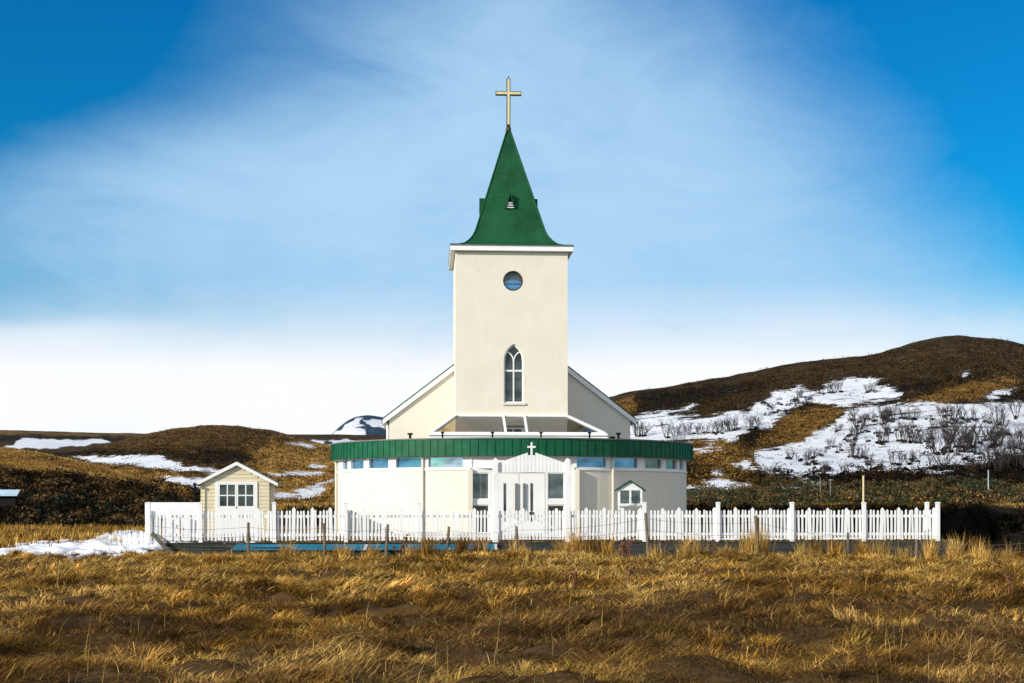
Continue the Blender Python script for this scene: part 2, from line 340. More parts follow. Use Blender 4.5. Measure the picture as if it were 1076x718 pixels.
DRIFT = [pxg([(-40,578),(0,581),(20,579),(50,577),(80,571),(107,566),(122,569),(160,571),(178,577),(168,583),(140,581),(128,589),(107,585),(88,590),(68,589),(50,586),(20,585),(-40,588)]), pxg([(156,559),(130,558),(110,561),(103,567),(125,573),(160,574),(174,574)]), pxg([(3,573),(33,570.5),(60,569),(81,568.5),(66,574),(20,576.5)])]
def insnow(X, Y, m=-.1):
    sd = np.full(np.shape(X), -9.0)
    for p in DRIFT: sd = np.maximum(sd, polysd(p, X, Y))
    return sd > -m
def ys_line():
    a = [-25]
    while a[-1] < 4000:
        y = a[-1]; a.append(y + (1.2 if y < 5 else (.10 if y < 26 else (.18 if y < 52 else (1.0 if y < 110 else y*.06)))))
    return np.array(a)
gy = ys_line(); gu = np.concatenate([-np.geomspace(6, .62, 14), np.linspace(-.6, .6, 260), np.geomspace(.62, 6, 14)])
GX = gu[None, :]*np.maximum(gy, 14)[:, None]; GX = GX*np.ones((len(gy), 1)); GY = gy[:, None]*np.ones_like(GX); GZ = gz(GX, GY)
GZ = np.where(np.abs(GX) > 400, np.minimum(GZ, -.5), GZ)
kind(link('ground', grid_mesh('ground', GX, GY, GZ, M['soil'])), 'structure', 'brown field and valley floor')

def proj(X, Y, Z): return CX + F*X/Y, HY - F*(Z-ZC)/Y
class Hill: pass
def make_hill(name, prof, Yf, Yr, Yb, base, pxr, mat, snow=(), gold=(), dark=(), curve=None, rough=.5, ns=20, label=None, rows=170, step=1.3, snowoff=-.9):
    px = np.arange(pxr[0], pxr[1], step); k = (px-CX)/F
    pp = np.array(prof, float); yr = np.interp(px, pp[:,0], pp[:,1])
    ker = np.hanning(25); ker /= ker.sum(); yr = np.convolve(np.pad(yr, 12, 'edge'), ker, 'valid')
    t = np.concatenate([np.linspace(0, 1, rows), 1+np.linspace(.08, 1, 14)])
    Yt = np.where(t <= 1, Yf+(Yr-Yf)*np.minimum(t,1), Yr+(Yb-Yr)*np.maximum(t-1, 0))
    cv_ = curve or (lambda q: np.sin(np.pi/2*q)**1.15)
    St = np.where(t <= 1, cv_(np.clip(t,0,1)), np.cos(np.pi/2*np.clip(t-1,0,1))**1.3)
    want = (HY-yr)/F
    Hh = want*Yr + ZC - base
    for _ in range(6):
        sl_ = ((base+Hh[None,:]*St[:,None]-ZC)/Yt[:,None]).max(0); Hh = Hh + (want-sl_)*Yr
    Yg = Yt[:,None]*np.ones_like(k)[None,:]; Xg = Yg*k[None,:]
    nz = (fbm(Xg/ns, Yg/ns, 5, 21)*1.0 + .35*fbm(Xg/(ns*.22), Yg/(ns*.22), 4, 31))*rough
    Zg = base + Hh[None,:]*St[:,None] + nz*sstep(0, .1, t)[:,None]
    Px, Py = proj(Xg, Yg, Zg)
    wx = Px + 3*fbm(Px/14, Py/7, 3, 41)*2; wy = Py + 1.4*fbm(Px/14+9, Py/7, 3, 51)*2
    def field(polys, scale):
        f = np.full(Px.shape, -1.0)
        for p in polys: f = np.maximum(f, np.clip(polysd(p, wx, wy)/scale, -1, 1))
        return f
    sn = field(snow, 5.0) if snow else np.full(Px.shape, -1.0)
    gd = field(gold, 16.0)*.5+.5 if gold else np.zeros(Px.shape)
    dk = field(dark, 14.0)*.5+.5 if dark else np.zeros(Px.shape)
    o = link(name, grid_mesh(name, Xg, Yg, Zg, mat, {'snow': ('FLOAT', sn), 'gold': ('FLOAT', gd), 'dark': ('FLOAT', dk)}))
    kind(o, 'structure', label)
    h = Hill(); h.px, h.Xg, h.Yg, h.Zg, h.Py, h.rows, h.sn, h.dk, h.gd = px, Xg, Yg, Zg, Py, rows, sn, dk, gd
    def at(x, y):
        j = int(np.clip(np.searchsorted(px, x), 0, len(px)-1)); col = Py[:rows, j]; i = int(np.argmin(np.abs(col-y)))
        return Vector((Xg[i,j], Yg[i,j], Zg[i,j]))
    h.at = at; return h

MH = hillmat('moor_hillside', (.011,.008,.005), (.040,.025,.011), (.10,.062,.025), (.25,.135,.032), .18, rag=4.6, speck=.5)
MH2 = hillmat('grassy_hillside', (.022,.013,.006), (.10,.054,.017), (.23,.128,.036), (.42,.23,.054), .30, rag=2.6, speck=.6)
MH3 = hillmat('plateau_moor', (.022,.013,.006), (.06,.036,.015), (.12,.074,.027), (.22,.13,.04), .06, rag=.5)
MM = hillmat('hazy_mountain_rock', (.025,.05,.09), (.035,.065,.115), (.06,.10,.16), (.1,.1,.1), .012, (1,1,1.2), rag=.8)  # blue haze of distance is put into the rock colours
curveR = lambda q: np.interp(q, [0,.10,.25,.5,.72,.88,1.0], [0,.025,.10,.34,.64,.90,1.0])
snowR = [
 [(640,470),(650,447),(668,438),(690,434),(712,430),(734,425),(727,431),(705,435),(722,438),(745,438),(765,434),(785,431),(795,424),(812,418),(815,412),(840,408),(862,411),(872,401),(893,397),(906,396),(925,399),(918,404),(950,412),(948,420),(920,424),(870,425),(852,424),(838,428),(830,433),(818,437),(816,446),(815,451),(800,452),(796,447),(782,455),(770,463),(745,466),(715,466),(690,463),(664,470)],
 [(886,438),(890,432),(920,426),(970,425),(1030,424),(1090,423),(1120,440),(1130,486),(1076,478),(1045,484),(1020,490),(990,489),(965,493),(940,495),(915,493),(905,497),(880,502),(845,504),(820,501),(800,496),(790,479),(795,474),(812,470),(835,467),(850,459),(870,449),(880,444)],
 [(1033,418),(1050,410),(1070,406),(1062,412),(1042,421)], [(1010,392),(1023,390),(1025,394),(1013,397)],
 [(736,508),(750,504),(765,506),(789,509),(782,516),(787,522),(770,520),(752,517)], [(720,509),(740,515),(752,521),(735,521),(722,516)],
 [(728,472),(756,470),(760,474),(735,477)], [(838,506),(866,507),(873,513),(850,512)], [(820,511),(838,510),(838,515),(822,516)],
 [(770,487),(786,486),(797,494),(780,494)], [(750,494),(761,493),(763,498),(752,499)], [(960,495),(1000,494),(1002,498),(962,499)], [(985,500),(1020,499),(1022,503),(990,504)]]
goldR = [[(700,466),(760,462),(800,470),(790,500),(800,520),(740,540),(700,530)], [(812,452),(818,438),(850,428),(887,430),(868,448),(835,466),(797,468),(805,456)], [(960,424),(1000,404),(1060,398),(1076,404),(1030,418),(990,424)], [(640,424),(668,416),(672,432),(640,440)], [(850,520),(1100,513),(1100,540),(850,540)]]
darkR = [[(812,428),(820,420),(850,424),(836,430),(815,440)], [(870,505),(905,498),(960,496),(1000,492),(1040,486),(1140,480),(1140,512),(1000,514),(880,514)], [(905,402),(950,404),(1000,396),(1040,392),(1010,402),(965,414),(930,412)], [(670,412),(760,408),(800,404),(770,414),(720,424),(690,432),(668,436)], [(780,455),(800,452),(796,470),(782,474)], [(1040,420),(1076,410),(1120,410),(1100,422),(1050,426)], [(755,492),(800,496),(830,503),(800,512),(760,500)], [(985,480),(1020,474),(1060,480),(1060,492),(990,492)], [(700,482),(730,486),(750,505),(715,500)]]
hR = make_hill('hillside', [(380,560),(430,540),(500,470),(560,440),(652,416),(668,414),(700,408),(760,397),(830,384),(880,377),(910,373.5),(940,365),(970,356),(1010,351),(1045,353),(1076,360),(1150,378),(1300,420),(1500,480),(1600,520)],
   92, 330, 470, -.9, (400, 1560), MH, snowR, goldR, darkR, curveR, 1.1, 34, 'brown hill with snowfields behind the church on the right', rows=230)
hL1 = make_hill('hillside', [(-420,480),(-200,456),(-60,462),(0,470),(40,475),(80,484),(120,495),(160,507),(200,517),(240,528),(300,545),(340,560)],
   82, 118, 150, -.6, (-420, 345), MH2, [], [[(-40,462),(0,467),(45,472),(90,483),(150,502),(212,516),(190,521),(140,508),(90,500),(40,496),(0,488),(-40,484)]], [[(-60,492),(0,490),(60,503),(110,512),(190,523),(260,535),(250,570),(-60,570)]], None, .45, 9, 'near brown slope with dark heath and painted shade at its foot on the left', rows=150)  # dark foot mixes heath with slope shade put into the colour
snow2 = [[(74,480),(100,479),(150,477),(172,480),(185,487),(200,490),(225,493),(242,497),(240,500),(215,497),(180,494),(150,490),(115,488)], [(164,503),(190,501),(215,503),(240,509),(245,525),(215,516),(190,510)],
 [(275,496),(300,496.5),(325,496.5),(343,495),(343,498),(320,500.5),(285,500)], [(328,486.5),(343,488),(343,491),(328,490.5)], [(284,522),(290,515),(296,519),(310,516),(327,511),(350,502.5),(362,500),(335,511),(344,514),(335,521),(317,524),(289,524)], [(300,463),(315,464.5),(334,470),(328,472),(305,467)]]
hL2 = make_hill('hillside', [(-420,500),(-100,492),(0,486),(50,480),(100,470),(150,457),(185,449),(215,445.5),(250,448),(290,455),(315,462),(345,470),(380,478),(430,490),(500,520)],
   104, 260, 330, -.8, (-400, 470), MH2, snow2, [[(262,478),(290,462),(350,466),(420,480),(420,540),(300,540),(255,510)], [(100,488),(160,496),(210,502),(160,504),(110,494)]], [[(30,478),(100,472),(180,474),(240,484),(220,490),(160,477),(100,478),(40,484)], [(200,470),(250,476),(270,484),(230,490)]], lambda q: np.interp(q, [0,.2,.45,.7,.88,1], [0,.10,.36,.70,.93,1]), .9, 22, 'rounded brown hill behind the garden cabin', rows=200)
hL3 = make_hill('hillside', [(-600,452),(0,452.5),(160,455),(220,458),(300,457.5),(340,457.5),(420,458),(480,461),(560,480),(600,520)],
   300, 640, 900, -1, (-560, 600), MH3, [[(4,471),(18,463),(30,461),(60,463),(110,461.5),(118,465),(90,470),(40,472)], [(318,466),(324,463),(346,463),(380,463),(420,466),(420,474),(350,474),(340,471)]], [[(-40,454),(40,455),(160,456),(160,460),(-40,460)]], [[(0,459),(150,459),(150,462),(0,463)]], lambda q: np.interp(q, [0,.3,.7,1], [0,.25,.75,1]), .8, 60, 'flat far moor with a strip of snow', rows=110)
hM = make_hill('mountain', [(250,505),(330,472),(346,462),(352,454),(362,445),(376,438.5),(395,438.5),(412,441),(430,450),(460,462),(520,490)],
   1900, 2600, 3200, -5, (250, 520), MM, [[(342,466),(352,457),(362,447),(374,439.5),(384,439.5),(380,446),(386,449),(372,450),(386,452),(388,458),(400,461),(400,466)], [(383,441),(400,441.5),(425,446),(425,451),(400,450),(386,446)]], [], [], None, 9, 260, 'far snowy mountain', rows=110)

# dark bank behind the churchyard
bx = np.arange(-14.6, 62, .35); prof = np.array([(75.6,-1.9),(76.3,-.4),(76.7,.45),(77.0,.86),(77.5,1.0),(78.4,1.04),(79.4,.95),(81,.5),(83.5,-.6)])
BX = bx[None,:]*np.ones((len(prof),1)); BY = prof[:,0][:,None]+.35*fbm(BX/3, prof[:,0][:,None]/3, 3, 61); BZ = prof[:,1][:,None]+.10*fbm(BX/2.4, prof[:,0][:,None], 3, 66)
BZ = BZ - 1.6*sstep(-12.6, -14.6, BX)
kind(link('earth_bank', grid_mesh('earth_bank', BX, BY, BZ, M['bank_soil'])), 'structure', 'dark earth bank with a grassy top behind the yard')

BANKPTS = [(x, 75.9+.45*RNG.uniform(), z) for x, z in zip(RNG.uniform(-12, 58, 900), RNG.uniform(-1.6, .75, 900))]
# churchyard platform (in the turned frame)
UL, UR, VF = u_of(160, -12.0), 14.35, -12.0
yard = bpy.data.objects.new('churchyard', None)
ux = np.arange(UL, UR+.01, .25); uy = np.concatenate([[VF+.10], np.arange(VF+.3, 17.6, .4)])
UX, UY = np.meshgrid(ux, uy); UZ = -.05 + .03*fbm(UX/1.5, UY/1.5, 3, 71)
c_, s_ = math.cos(TH), math.sin(TH)
def towW(UX, UY): return O.x+UX*c_-UY*s_, O.y+UX*s_+UY*c_
YX, YY = towW(UX, UY)
kind(link('churchyard', grid_mesh('churchyard', YX, YY, UZ, M['lawn'])), 'structure', 'level turf yard round the church')

# ------------------------------------------------------------------ blades, leaves
def blades(name, P, L, Wd, az, lean, col, mat, label, jit=.5, k0=.45, k1=1.25):
    P = np.asarray(P, float); col = np.asarray(col)
    ok = ~((P[:,1] < 75) & (P[:,0] < -9) & insnow(P[:,0], P[:,1] + .25) & (RNG.uniform(size=len(P)) < .80)); P, L, Wd, az, lean, col = P[ok], L[ok], Wd[ok], az[ok], lean[ok], col[ok]
    n = len(P); d = np.stack([np.cos(az), np.sin(az), np.zeros(n)], 1)
    a2 = az + np.pi/2 + RNG.uniform(-jit, jit, n); s = np.stack([np.cos(a2), np.sin(a2), np.zeros(n)], 1)
    up = np.array([[0,0,1.]])
    m = P + (L*.5)[:,None]*(np.sin(lean*k0)[:,None]*d + np.cos(lean*k0)[:,None]*up)
    tp = m + (L*.5)[:,None]*(np.sin(lean*k1)[:,None]*d + np.cos(lean*k1)[:,None]*up)
    hw = (Wd/2)[:,None]
    V = np.stack([P-s*hw, P+s*hw, m+s*hw*.75, m-s*hw*.75, tp], 1).reshape(-1, 3)
    b = np.arange(n)[:,None]*5; lp = (b + np.array([[0,1,2,3,3,2,4]])).ravel(); sz = np.tile([4,3], n)
    cc = np.ones((n, 5, 4)); cc[:,:,:3] = np.asarray(col)[:,None,:]
    o = link(name, np_mesh(name, V, lp, sz, mat, {'tint': ('FLOAT_COLOR', cc.reshape(-1,4))})); return kind(o, 'stuff', label)
def leaves(name, C, rad, per, size, col, mat, label, zs=.6):
    C = np.repeat(np.asarray(C, float), per, 0); rr = np.repeat(np.asarray(rad, float), per); n = len(C)
    dv = RNG.normal(size=(n,3)); dv /= np.linalg.norm(dv, axis=1)[:,None]; q = RNG.uniform(.35, 1, n)**.6
    P = C + dv*(rr*q)[:,None]*np.array([[1,1,zs]]); P[:,2] += rr*zs*.5
    a = RNG.normal(size=(n,3)); a /= np.linalg.norm(a, axis=1)[:,None]; b = np.cross(a, RNG.normal(size=(n,3))); b /= np.linalg.norm(b, axis=1)[:,None]
    sz = (np.repeat(np.asarray(size, float), per)*RNG.uniform(.6, 1.3, n))[:,None]
    V = np.stack([P-a*sz, P-b*sz*.45, P+a*sz, P+b*sz*.45], 1).reshape(-1,3)
    cc = np.ones((n,4,4)); cc[:,:,:3] = (np.repeat(np.asarray(col), per, 0)*RNG.uniform(.6, 1.4, n)[:,None])[:,None,:]
    o = link(name, np_mesh(name, V, np.arange(n*4), np.full(n, 4), mat, {'tint': ('FLOAT_COLOR', cc.reshape(-1,4))})); return kind(o, 'stuff', label)

STRAW = np.array([.62,.325,.046]); PALE = np.array([.84,.56,.17]); BROWN = np.array([.19,.088,.022]); DARKB = np.array([.030,.016,.008]); THATCH = np.array([.24,.138,.058])
def grasscol(X, Y, n, bias=0.0):
    g = fbm(X/2.6, Y/1.7, 3, 81)*1.5 + fbm(X/.7, Y/.5, 2, 85)*.55 + bias + RNG.normal(0, .17, n) + .34*sstep(19, 33, Y) - .24 + .10*sstep(-9, 2, X)*sstep(22, 30, Y) + .26*sstep(23, 30, Y)*np.exp(-(X/9)**2)
    g = np.clip(g+.42, 0, 1)[:,None]
    c = np.where(g < .5, BROWN + (STRAW-BROWN)*(g/.5), STRAW + (PALE-STRAW)*((g-.5)/.5)*.8)
    th = (sstep(26, 17, Y)*np.clip(.55+fbm(X/3.1, Y/2, 2, 88)*1.6, 0, 1))[:,None]*.8; c = c*(1-th) + THATCH*(.6+.8*g)*th
    lt = (RNG.uniform(size=n) < .10)[:,None]; c = np.where(lt, c*.35+PALE*.65, c)
    dkm = (RNG.uniform(size=n) < .33)[:,None]; return np.where(dkm, DARKB + (BROWN-DARKB)*RNG.uniform(0, 1, (n,1)), c)*RNG.uniform(.7, 1.25, (n,1))*(.62+.62*sstep(-.22, .22, fbm(X/.85, Y/.6, 3, 191)))[:,None]

def field_pts(n, p=.75, y0=9.0, y1=44.3):
    u = RNG.uniform(size=n); e = 1.5-p+.0   # density falls with distance
    Y = (y0**e + u*(y1**e-y0**e))**(1/e); X = RNG.uniform(-1, 1, n)*(.41*Y+4.0); return X, Y
# lying thatch: blades pressed flat along a slowly turning direction
n = 400000; X, Y = field_pts(n, .95); flow = fbm(X/2.2, Y/1.6, 2, 91)*4.2 + .2 + RNG.normal(0, .8, n) + np.pi*(RNG.uniform(size=n) < .35)
bare = vnoise(X/.9, Y/.6, 95)+.5*vnoise(X/.3, Y/.25, 96) > -.62; X, Y, flow = X[bare], Y[bare], flow[bare]; n = len(X)
sc_ = np.clip(Y/20, .7, 2.2)
P = np.stack([X, Y, gz(X, Y)+RNG.uniform(-.01, .05, n)], 1)
blades('field_grass', P, RNG.uniform(.10, .36, n)*np.clip(sc_, .8, 1.4), .0078*sc_*RNG.uniform(.5, 1.6, n), flow, RNG.uniform(1.15, 1.62, n), grasscol(X, Y, n, -.05), M['grass'], 'flattened dry grass over the field', k0=.82, k1=1.08)
# tussocks, drooping, in drifts and along the low crests
nt_ = 8800; TX, TY = field_pts(nt_, .95); keep = vnoise(TX/2.1, TY/1.5, 101) + .5*vnoise(TX/.7, TY/.7, 103) + .5*np.exp(-((TY-22.3)/1.0)**2)*(TX > -3) > .12
TX, TY = TX[keep], TY[keep]; nt_ = len(TX); per = 64
rad = RNG.uniform(.07, .26, nt_)*np.clip(TY/24, .75, 1.25); taz = RNG.uniform(-1.4, 1.4, nt_) + .2; X = np.repeat(TX, per); Y = np.repeat(TY, per); n = len(X)
ang = RNG.uniform(0, 2*np.pi, n); rr = np.abs(RNG.normal(0, .6, n))*np.repeat(rad, per); bx_, by_ = X+np.cos(ang)*rr, Y+np.sin(ang)*rr
hgt = np.repeat(RNG.uniform(.08, .26, nt_)*(.6+.8*rad/.26), per)*RNG.uniform(.5, 1.25, n)
taz_ = np.repeat(taz, per); dirx = np.cos(ang)*rr/.14 + np.cos(taz_)*.7; diry = np.sin(ang)*rr/.14 + np.sin(taz_)*.7
sc_ = np.clip(Y/20, .7, 2.2); lean = np.clip(.70 + 1.0*np.hypot(dirx, diry)*RNG.uniform(.5, 1.2, n), .15, 1.7)
blades('tussock_grass', np.stack([bx_, by_, gz(bx_, by_)-.02], 1), hgt*1.15, .0080*sc_*RNG.uniform(.5, 1.5, n), np.arctan2(diry, dirx)+RNG.normal(0,.35,n), lean, grasscol(X, Y, n, .05)*np.repeat(RNG.uniform(.4, 1.45, nt_), per)[:,None], M['grass'], 'tussocks of dry grass across the field', k0=.5, k1=1.3)
# the bright tall fringe in front of the wall, with fans where the photo has them
fx = RNG.uniform(-11.6, 22, 1350); fy = RNG.uniform(41.6, 44.3, 1350); fh = RNG.uniform(.10, .30, 1350)*np.where(fx > 13.6, 1.5, 1); fl = np.full(1350, .9)
fans = [(605,575,.75,.9),(592,578,.6,.9),(622,580,.55,.9),(640,582,.5,.8),(720,576,.6,.7),(735,578,.55,.7),(690,578,.4,.7),(785,572,.8,.35),(793,576,.8,.35),(800,578,.7,.35),(845,574,.45,.5),(858,572,.55,.4),(880,573,.5,.5),(925,572,.5,.5),(975,570,.6,.5),(1005,572,.55,.5),(1030,574,.5,.5),(1060,574,.5,.5),(430,576,.5,.7),(450,574,.55,.6),(487,574,.55,.6),(505,578,.5,.6),(545,578,.5,.7),(392,580,.45,.6),(300,584,.4,.8),(360,582,.45,.7),(760,574,.5,.6),(905,572,.45,.6),(950,574,.45,.6)]
for a, b, h_, l_ in fans:
    for q in range(7):
        Yq = 43.2+random.uniform(-.5, .6); fx = np.append(fx, (a-CX+random.uniform(-5,5))/F*Yq); fy = np.append(fy, Yq); fh = np.append(fh, (h_*1.0+.28)*random.uniform(.65,1.1)); fl = np.append(fl, l_)
per = 46; nt_ = len(fx); X = np.repeat(fx, per) + RNG.normal(0, .09, nt_*per); Y = np.repeat(fy, per) + RNG.normal(0, .08, nt_*per); n = len(X)
az_ = RNG.uniform(0, 2*np.pi, n); ln = np.repeat(fl, per)*RNG.uniform(.3, 1.4, n)
ok = fbm(X/1.6, X*0+7, 2, 111) > -.55
gc = grasscol(X, Y, n, .34)
blades('fringe_grass', np.stack([X, Y, gz(X, Y)-.02], 1)[ok], (np.repeat(fh, per)*RNG.uniform(.55, 1.2, n)*1.1)[ok], (RNG.uniform(.007, .017, n))[ok], az_[ok], np.clip(ln, .05, 1.4)[ok], gc[ok], M['grass'], 'bright tall dry grass along the foot of the wall')
# big combed swathes, every blade of one falling the same way
nt_ = 620; TX, TY = field_pts(nt_, .8, 10.5, 42); kp = vnoise(TX/3, TY/2.2, 181) > -.25; TX, TY = TX[kp], TY[kp]; nt_ = len(TX); per = 210
Rr = RNG.uniform(.16, .5, nt_); caz = RNG.choice([0.15, -.5, .8, 2.7, 3.4], nt_) + RNG.normal(0, .35, nt_); Rp = np.repeat(Rr, per); n = nt_*per
X = np.repeat(TX, per)+RNG.normal(0, .5, n)*Rp; Y = np.repeat(TY, per)+RNG.normal(0, .38, n)*Rp; sc_ = np.clip(Y/20, .7, 2.0)
dome = np.exp(-((X-np.repeat(TX,per))**2+(Y-np.repeat(TY,per))**2)/(Rp*.8)**2)*Rp*.34
tone = np.repeat(RNG.uniform(.45, 1.5, nt_), per)*RNG.uniform(.55, 1.3, n); bs_ = np.repeat(RNG.normal(.12, .22, nt_), per)
blades('combed_grass', np.stack([X, Y, gz(X, Y)+dome-.03], 1), Rp*RNG.uniform(.35, .85, n)+.09, 0.0085*sc_*RNG.uniform(.5, 1.4, n), np.repeat(caz, per)+RNG.normal(0, .42, n), RNG.uniform(1.1, 1.6, n), grasscol(X, Y, n, bs_)*tone[:,None], M['grass'], 'long grass combed flat in swathes over the field', k0=.78, k1=1.25)
n = 1700; X, Y = field_pts(n, .9); cl_ = vnoise(X/1.6, Y/1.2, 171) + (Y > 40)*.5 > .1; X, Y = X[cl_], Y[cl_]; n = len(X); c = np.where((RNG.uniform(size=n) < .7)[:,None], PALE*RNG.uniform(.6, 1.0, (n,1)), np.array([[.09,.035,.015]]))
blades('dry_stalks', np.stack([X, Y, gz(X, Y)-.02], 1), RNG.uniform(.25, .65, n), .0055*np.clip(Y/20, .7, 2.2)*RNG.uniform(.7, 1.2, n), RNG.uniform(-1.2, 1.8, n), RNG.uniform(.1, .7, n), c, M['grass'], 'single dry stalks standing over the field')
# grass beyond: left flat, bank top, yard edge
def strip(name, n, xr, yr, zf, h, wd, bias, label, lean=(.2,1.1), tone=1.0):
    X = RNG.uniform(*xr, n); Y = RNG.uniform(*yr, n); Z = zf(X, Y)
    return blades(name, np.stack([X, Y, Z], 1), RNG.uniform(*h, n), RNG.uniform(*wd, n), RNG.uniform(0, 2*np.pi, n), RNG.uniform(*lean, n), grasscol(X, Y, n, bias)*tone, M['grass'], label)
strip('flat_grass', 30000, (-42,-12.9), (44.3,84), lambda x, y: gz(x, y)-.02, (.2,.5), (.02,.045), -.08, 'rough brown grass on the flat below the near slope')
strip('verge_grass', 18000, (14.3,42), (43.6,46.6), lambda x, y: gz(x, y)-.02, (.2,.5), (.012,.03), -.1, 'brown grass beyond the end of the fence')
strip('bank_grass', 30000, (-13.2,60), (76.7,79.6), lambda x, y: np.interp(y, prof[:,0], prof[:,1])-.03, (.10,.26), (.02,.045), -.05, 'dry grass along the top of the dark bank', tone=.8)
n = 14000; U = RNG.uniform(UL+.2, UR-.2, n); V = np.concatenate([RNG.uniform(-12.0, -11.6, 6000), RNG.uniform(-11.6, -5, 8000)]); X, Y = towW(U, V); okk = (U**2+V**2 > 7.4**2)
blades('yard_grass', np.stack([X, Y, np.full(n, -.06)], 1)[okk], RNG.uniform(.05, .13, n)[okk], RNG.uniform(.012, .025, n)[okk], RNG.uniform(0, 6.28, n)[okk], RNG.uniform(.2, 1.2, n)[okk], (grasscol(X, Y, n, -.1)*.8)[okk], M['grass'], 'short winter grass in the churchyard')

def clumps(name, h, pxr, n, rr, size, label, tone=1.0):
    P = []; C = []
    for _ in range(n):
        px = RNG.uniform(*pxr); j = int(np.clip(np.searchsorted(h.px, px), 0, len(h.px)-1)); top = h.Py[:h.rows, j].min(); py = RNG.uniform(top+1, max(531, top+2))
        i = int(np.argmin(np.abs(h.Py[:h.rows, j]-py)))
        if h.sn[i, j] > -.15 and RNG.uniform() < .96: continue
        P.append((h.Xg[i,j], h.Yg[i,j], h.Zg[i,j]-.25)); t = RNG.uniform()*(1-.3*h.gd[i,j])+.3*h.gd[i,j]; g = h.gd[i,j]; d = h.dk[i,j]
        base = np.array([.012,.009,.006]) if t < .42 else (np.array([.05,.03,.013]) if t < .75 else (np.array([.11,.066,.026])*(1-g) + np.array([.33,.19,.05])*g))
        C.append(base*(1-.75*d)*tone)
    C = np.array(C); leaves(name, P, RNG.uniform(*rr, len(P)), 22, np.full(len(P), size), C, M['scrub'], label, .45)
clumps('moor_heather', hR, (640, 1120), 15000, (.5, 1.6), .15, 'mottled heather on the snowy hillside')
clumps('hill_heather', hL2, (-20, 410), 9000, (.4, 1.2), .12, 'mottled heather on the rounded hill', 1.5)
clumps('slope_heather', hL1, (-60, 300), 9000, (.2, .5), .055, 'mottled heather on the near left slope', 1.7)
# low scrub behind: right band, foot of left slope, gap left of the church
def scrub(name, pts, rad, per, size, colf, label, zs=.6):
    pts = np.array(pts); col = colf(len(pts)); leaves(name, pts, rad, per, size, col, M['scrub'], label, zs)
def greycol(n):
    t = RNG.uniform(size=(n,1)); c = np.where(t < .45, np.array([[.036,.042,.022]]), np.where(t < .72, np.array([[.066,.072,.042]]), np.array([[.15,.092,.036]]))); return c*RNG.uniform(.6, 1.5, (n,1))
scrub('bank_brush', BANKPTS, RNG.uniform(.2, .5, len(BANKPTS)), 50, np.full(len(BANKPTS), .10), lambda n: np.array([[.012,.011,.008]])*RNG.uniform(.4, 2.0, (n,1)), 'black brushwood on the face of the earth bank', .8)
pts = []; rad = []
for i in range(900):
    px = RNG.uniform(640, 1110); py = RNG.uniform((519 if px < 800 else 509) + 3*math.sin(px*.03), 533); pts.append(tuple(hR.at(px, py))); rad.append(RNG.uniform(.45, 1.15))
scrub('valley_scrub', pts, rad, 70, np.full(len(pts), .13), greycol, 'grey green low scrub on the valley floor behind the fence', .55)
pts = []; rad = []
for i in range(150):
    k = RNG.uniform(-.185, -.115); Y = RNG.uniform(88, 108); pts.append((k*Y, Y, -.8+RNG.uniform(0,.4)+max(0, (Y-104))*.05)); rad.append(RNG.uniform(.5, 1.0))
scrub('hollow_scrub', pts, rad, 70, np.full(len(pts), .12), lambda n: np.array([[.03,.036,.024]])*RNG.uniform(.6, 1.6, (n,1)), 'dark green scrub between the cabin and the church', .6)
pts = []; rad = []; cols = []
for i in range(900):
    px = RNG.uniform(-60, 250); py = RNG.uniform(497, 556); 
    if py < 494 + px*.13 - RNG.uniform(-6, 10): continue
    p = hL1.at(px, py); pts.append(tuple(p)); rad.append(RNG.uniform(.25, .75))
    t = RNG.uniform(); cols.append((.016,.013,.009) if t < .48 else ((.024,.034,.024) if t < .68 and py > 520 else (.12,.072,.032)))
cols = np.array(cols)
scrub('slope_heath', pts, rad, 60, np.full(len(pts), .11), lambda n: cols*RNG.uniform(.6, 1.4, (n,1)), 'dark heath and juniper on the near left slope', .6)
# tufts on the near and rounded hills
def hilltufts(name, h, pxr, pyr, n, hh, ww, label, bias, cond=None):
    X = []; 
    for _ in range(n):
        px = RNG.uniform(*pxr); j = int(np.clip(np.searchsorted(h.px, px), 0, len(h.px)-1)); top = h.Py[:h.rows, j].min()
        py = RNG.uniform(max(pyr[0], top), pyr[1])
        i = int(np.argmin(np.abs(h.Py[:h.rows, j]-py)))
        if h.sn[i, j] > -.35 or (cond and not cond(px, py)): continue
        X.append((h.Xg[i,j]+RNG.uniform(-.1,.1), h.Yg[i,j]+RNG.uniform(-.3,.3), h.Zg[i,j], h.gd[i,j], h.dk[i,j]))
    X = np.array(X); n = len(X); c = grasscol(X[:,0]/4, X[:,1]/4, n, bias)*(.35+.65*X[:,3])[:,None]*(1-.75*X[:,4])[:,None]
    blades(name, X[:,:3]-np.array([[0,0,.05]]), RNG.uniform(*hh, n), RNG.uniform(*ww, n), RNG.uniform(0, 6.28, n), RNG.uniform(.8, 1.5, n), c, M['grass'], label, k0=.7, k1=1.1)
hilltufts('slope_grass', hL1, (-60, 260), (460, 540), 26000, (.15,.40), (.04,.08), 'dry tufts on the near left slope', -.05)
hilltufts('hill_grass', hL2, (-20, 400), (449, 528), 18000, (.2,.5), (.08,.16), 'dry tufts on the rounded hill', -.05)
hilltufts('moor_grass', hR, (640, 1120), (352, 520), 26000, (.2,.5), (.10,.22), 'dry tufts on the snowy hillside', -.12)

